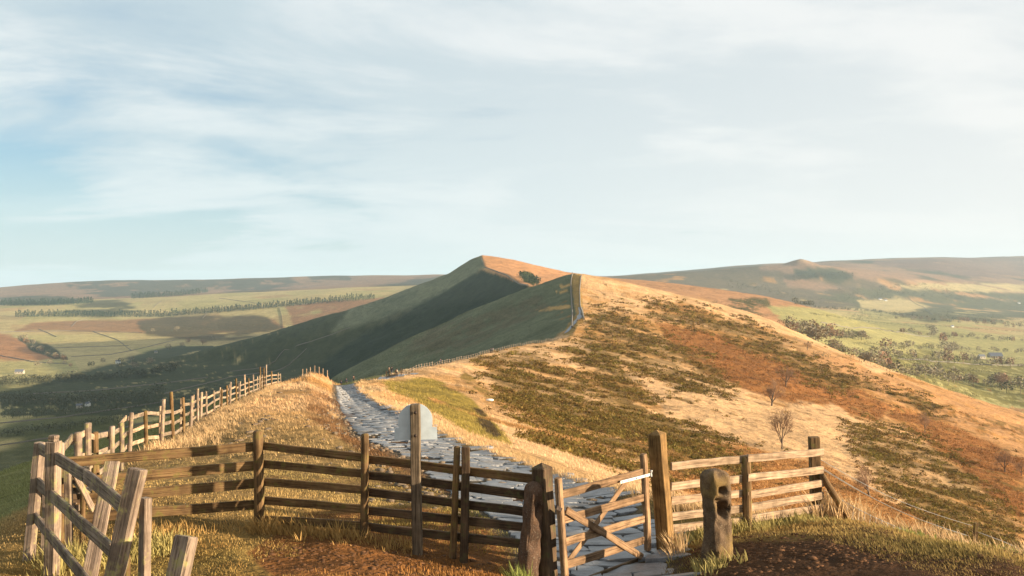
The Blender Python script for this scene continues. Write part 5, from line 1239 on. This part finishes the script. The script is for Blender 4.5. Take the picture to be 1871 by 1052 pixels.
# ------------------------------------------------------------------ walkers
def chain_mesh(name, joints, edges, radii):
    me = bpy.data.meshes.new(name); me.from_pydata([tuple(j) for j in joints], edges, []); o = bpy.data.objects.new(name, me); COL.objects.link(o)
    md = o.modifiers.new('skin', 'SKIN'); md.use_smooth_shade = True
    for v, r in zip(me.skin_vertices[0].data, radii): v.radius = (r, r * .85)
    me.skin_vertices[0].data[0].use_root = True
    sb = o.modifiers.new('sub', 'SUBSURF'); sb.levels = 1; sb.render_levels = 1
    return o
def person(x, Y, rz, jacket, trousers, label, stride=.25, pack=None):
    e = empty('person', on(x, Y, 0.05), rz, label=label, cat='person', group='walkers on the ridge path')
    s = stride
    J = [(0,0,.95),(0,.0,1.12),(0,.02,1.38),(0,.0,1.50),(0,.01,1.58),(0,.02,1.68),(-.09,0,.90),(-.10,s,.50),(-.10,s*.9,.08),(-.10,s*.9+.13,.03),(.09,0,.90),(.10,-s*.4,.50),(.10,-s*1.2,.10),(.10,-s*1.2+.12,.03),(-.19,0,1.42),(-.24,-s*.5,1.16),(-.22,-s*.2,.92),(-.21,-.12*s,.84),(.19,0,1.42),(.24,s*.4,1.16),(.22,s*.9,.96),(.21,s,.89)]
    E = [(0,1),(1,2),(2,3),(3,4),(4,5),(0,6),(6,7),(7,8),(8,9),(0,10),(10,11),(11,12),(12,13),(2,14),(14,15),(15,16),(16,17),(2,18),(18,19),(19,20),(20,21)]
    Rr = [.13,.125,.15,.055,.085,.07,.085,.06,.042,.04,.085,.06,.042,.04,.06,.043,.032,.035,.06,.043,.032,.035]
    b = chain_mesh('body', J, E, Rr); b.data.materials.append(M_SKIN); b.parent = e
    jk = chain_mesh('jacket', [J[0], J[1], J[2], J[14], J[15], J[16], J[18], J[19], J[20]], [(0,1),(1,2),(2,3),(3,4),(4,5),(2,6),(6,7),(7,8)], [.165,.155,.175,.085,.066,.05,.085,.066,.05]); jk.data.materials.append(jacket); jk.parent = e
    tr = chain_mesh('trousers', [J[0], J[6], J[7], J[8], J[10], J[11], J[12]], [(0,1),(1,2),(2,3),(0,4),(4,5),(5,6)], [.15,.105,.08,.065,.105,.08,.065]); tr.data.materials.append(trousers); tr.parent = e
    bm = bmesh.new(); bmesh.ops.create_uvsphere(bm, u_segments=10, v_segments=7, radius=.108); 
    for v in bm.verts: v.co = Vector((v.co.x, v.co.y * 1.08 - .012, v.co.z * 1.05 + 1.675))
    h = link('hair', bm_mesh('hair', bm), M_HAIR, None, smooth=True); h.parent = e
    if pack:
        bm = bmesh.new(); bmesh.ops.create_cube(bm, size=1)
        for v in bm.verts: v.co = Vector((v.co.x * .3, v.co.y * .18 - .25, v.co.z * .45 * (1 if v.co.z < 0 else .95) + 1.27))
        bmesh.ops.bevel(bm, geom=bm.edges[:], offset=.05, segments=2, affect='EDGES'); k = link('backpack', bm_mesh('backpack', bm), pack, None, smooth=True); k.parent = e
cl = {n_: plain('cloth_' + n_, c_, .85) for n_, c_ in dict(black=(.02, .02, .025), navy=(.02, .03, .06), red=(.25, .04, .03), grey=(.14, .14, .15), cream=(.55, .45, .32), brown=(.09, .055, .03)).items()}
person(623.5, 190, 0.3, cl['black'], cl['black'], 'walker in black, leftmost of the three heading down beyond the path bend', pack=cl['navy'])
person(633, 186, -.2, cl['navy'], cl['black'], 'walker in dark blue, middle of the three heading down beyond the path bend', .3)
person(646, 188, 2.9, cl['brown'], cl['black'], 'walker in a brown jacket, rightmost of the three beyond the path bend', .2)
person(716, 171, 2.2, cl['black'], cl['navy'], 'walker in black standing behind the gateposts', .1)
person(725, 162, -1.0, cl['cream'], cl['black'], 'walker in a pale jacket among the gateposts', .2, cl['brown'])
person(711, 167, 1.2, cl['brown'], cl['black'], 'walker in brown left of the pale-jacketed one by the gateposts', .1)
person(805, 222, .2, cl['navy'], cl['black'], 'lone walker in dark blue beside the ridge fence', .25)
person(897, 276, .5, cl['black'], cl['black'], 'distant dark walker farther up the ridge fence, left of a pair', .25)
person(901, 279, .1, cl['grey'], cl['black'], 'distant grey walker farther up the ridge fence, right of a pair', .25)
person(1046, 690, .1, cl['black'], cl['black'], 'tiny dark walker on top of the near hump', .2)

# ------------------------------------------------------------------ buildings in the valleys
def house(x, y, lo, wpx, label, wmat=M_HOUSE, rz=.2, name='stone_barn', hh=4.0, grp='farm buildings in the valleys', dp=.6):
    p = hit(x, y, lo)
    if p is None: return
    w = wpx * p.y / FPX; d = w * dp; e = empty(name, p, rz, label=label, cat='building', group=grp)
    hh = min(hh, w * .55)
    bm = bmesh.new(); prof = [(-d/2, -1.5), (-d/2, hh), (0, hh + d * .42), (d/2, hh), (d/2, -1.5)]
    A = [bm.verts.new((-w/2, y_, z_)) for y_, z_ in prof]; B = [bm.verts.new((w/2, y_, z_)) for y_, z_ in prof]
    bm.faces.new(A); bm.faces.new(B[::-1])
    for k in range(5):
        if k in (1, 2): continue
        bm.faces.new([A[k], B[k], B[(k+1) % 5], A[(k+1) % 5]])
    o = link('wall', bm_mesh('wall', bm), wmat); o.parent = e
    bm = bmesh.new(); ov = .35
    for s in (-1, 1):
        q = [(-w/2 - ov, s * (d/2 + ov), hh - ov * .84), (w/2 + ov, s * (d/2 + ov), hh - ov * .84), (w/2 + ov, 0, hh + d * .42), (-w/2 - ov, 0, hh + d * .42)]
        a = [bm.verts.new((u, v, z + .02)) for u, v, z in q]; b_ = [bm.verts.new((u, v, z + .25)) for u, v, z in q]
        bm.faces.new(a); bm.faces.new(b_[::-1])
        for k in range(4): bm.faces.new([a[k], b_[k], b_[(k+1) % 4], a[(k+1) % 4]])
    o = link('roof', bm_mesh('roof', bm), M_SLATE); o.parent = e
    nwin = max(1, int(w / 4))
    for k in range(nwin):
        bm = bmesh.new(); xx = -w/2 + w * (k + .5) / nwin; bmesh.ops.create_cube(bm, size=1)
        for v in bm.verts: v.co = Vector((xx + v.co.x * min(1.1, w*.12), -d/2 - .04 + v.co.y * .12, hh * .6 + v.co.z * min(1.3, hh*.35)))
        o = link('window', bm_mesh('window', bm), M_PANE); o.parent = e
    bm = bmesh.new(); bmesh.ops.create_cube(bm, size=1)
    for v in bm.verts: v.co = Vector((w * .38 + v.co.x * .9, v.co.y * .7, hh + d * .42 + v.co.z * 1.6))
    o = link('chimney', bm_mesh('chimney', bm), wmat); o.parent = e
    return e
house(36, 683, 800, 14, 'stone barn with a dark roof in the pale field at the left edge')
house(216, 664, 800, 8, 'tiny pale cottage at the edge of the ridge shadow', M_WHITE, name='cottage')
house(160, 742, 400, 9, 'white cottage deep in the shaded valley', M_WHITE, name='cottage', rz=-.3)
house(145, 746, 400, 10, 'grey farmhouse beside the white one in the shaded valley', name='farmhouse', rz=.4)
house(285, 645, 900, 5, 'far barn in the left valley fields, below the curved wall')
house(1818, 654, 760, 22, 'long grey farm shed behind the trees in the right valley', name='farm_shed', rz=-.1)
house(1793, 655, 760, 12, 'smaller farmhouse left of the long grey shed', name='farmhouse')
house(1608, 548, 1500, 6, 'pale farmhouse on the far right hillside, left of a pair', M_WHITE, name='farmhouse')
house(1618, 550, 1500, 5, 'pale barn on the far right hillside, right of a pair', M_WHITE)
house(1862, 555, 1500, 4, 'white cottage in the far woods at the right edge', M_WHITE, name='cottage')
house(1740, 598, 900, 5, 'white cottage among the trees beyond the right fields', M_WHITE, name='cottage')
sh = hit(895, 733, 40)
bm = bmesh.new(); bmesh.ops.create_icosphere(bm, subdivisions=2, radius=.45)
for v in bm.verts: v.co = Vector((v.co.x * 1.5, v.co.y * .8, v.co.z * .5 + .15)) * random.uniform(.95, 1.05)
tag(link('pale_boulder', bm_mesh('pale_boulder', bm), M_WHITE, None, Matrix.Translation(sh), smooth=True), 'small white boulder alone on the grassy slope right of the signpost', 'boulder')

# ------------------------------------------------------------------ the air
bm = bmesh.new(); bmesh.ops.create_cube(bm, size=1)
HAZE_TOP = 330; HAZE_BOT = -520
for v in bm.verts: v.co = Vector((v.co.x * 40000, v.co.y * 40000, (HAZE_TOP if v.co.z > 0 else HAZE_BOT)))
hm = bpy.data.materials.new('air'); hm.use_nodes = True; hn = hm.node_tree.nodes; hl = hm.node_tree.links
for q in list(hn): hn.remove(q)
ho = N(hn, 'ShaderNodeOutputMaterial'); pv = N(hn, 'ShaderNodeVolumePrincipled'); pv.inputs['Color'].default_value = (0.60, 0.82, 0.98, 1)
pv.inputs['Density'].default_value = 5.0e-5; pv.inputs['Anisotropy'].default_value = 0.1; hl.new(pv.outputs[0], ho.inputs['Volume'])
hb = link('haze', bm_mesh('haze', bm), hm); hb['kind'] = 'stuff'
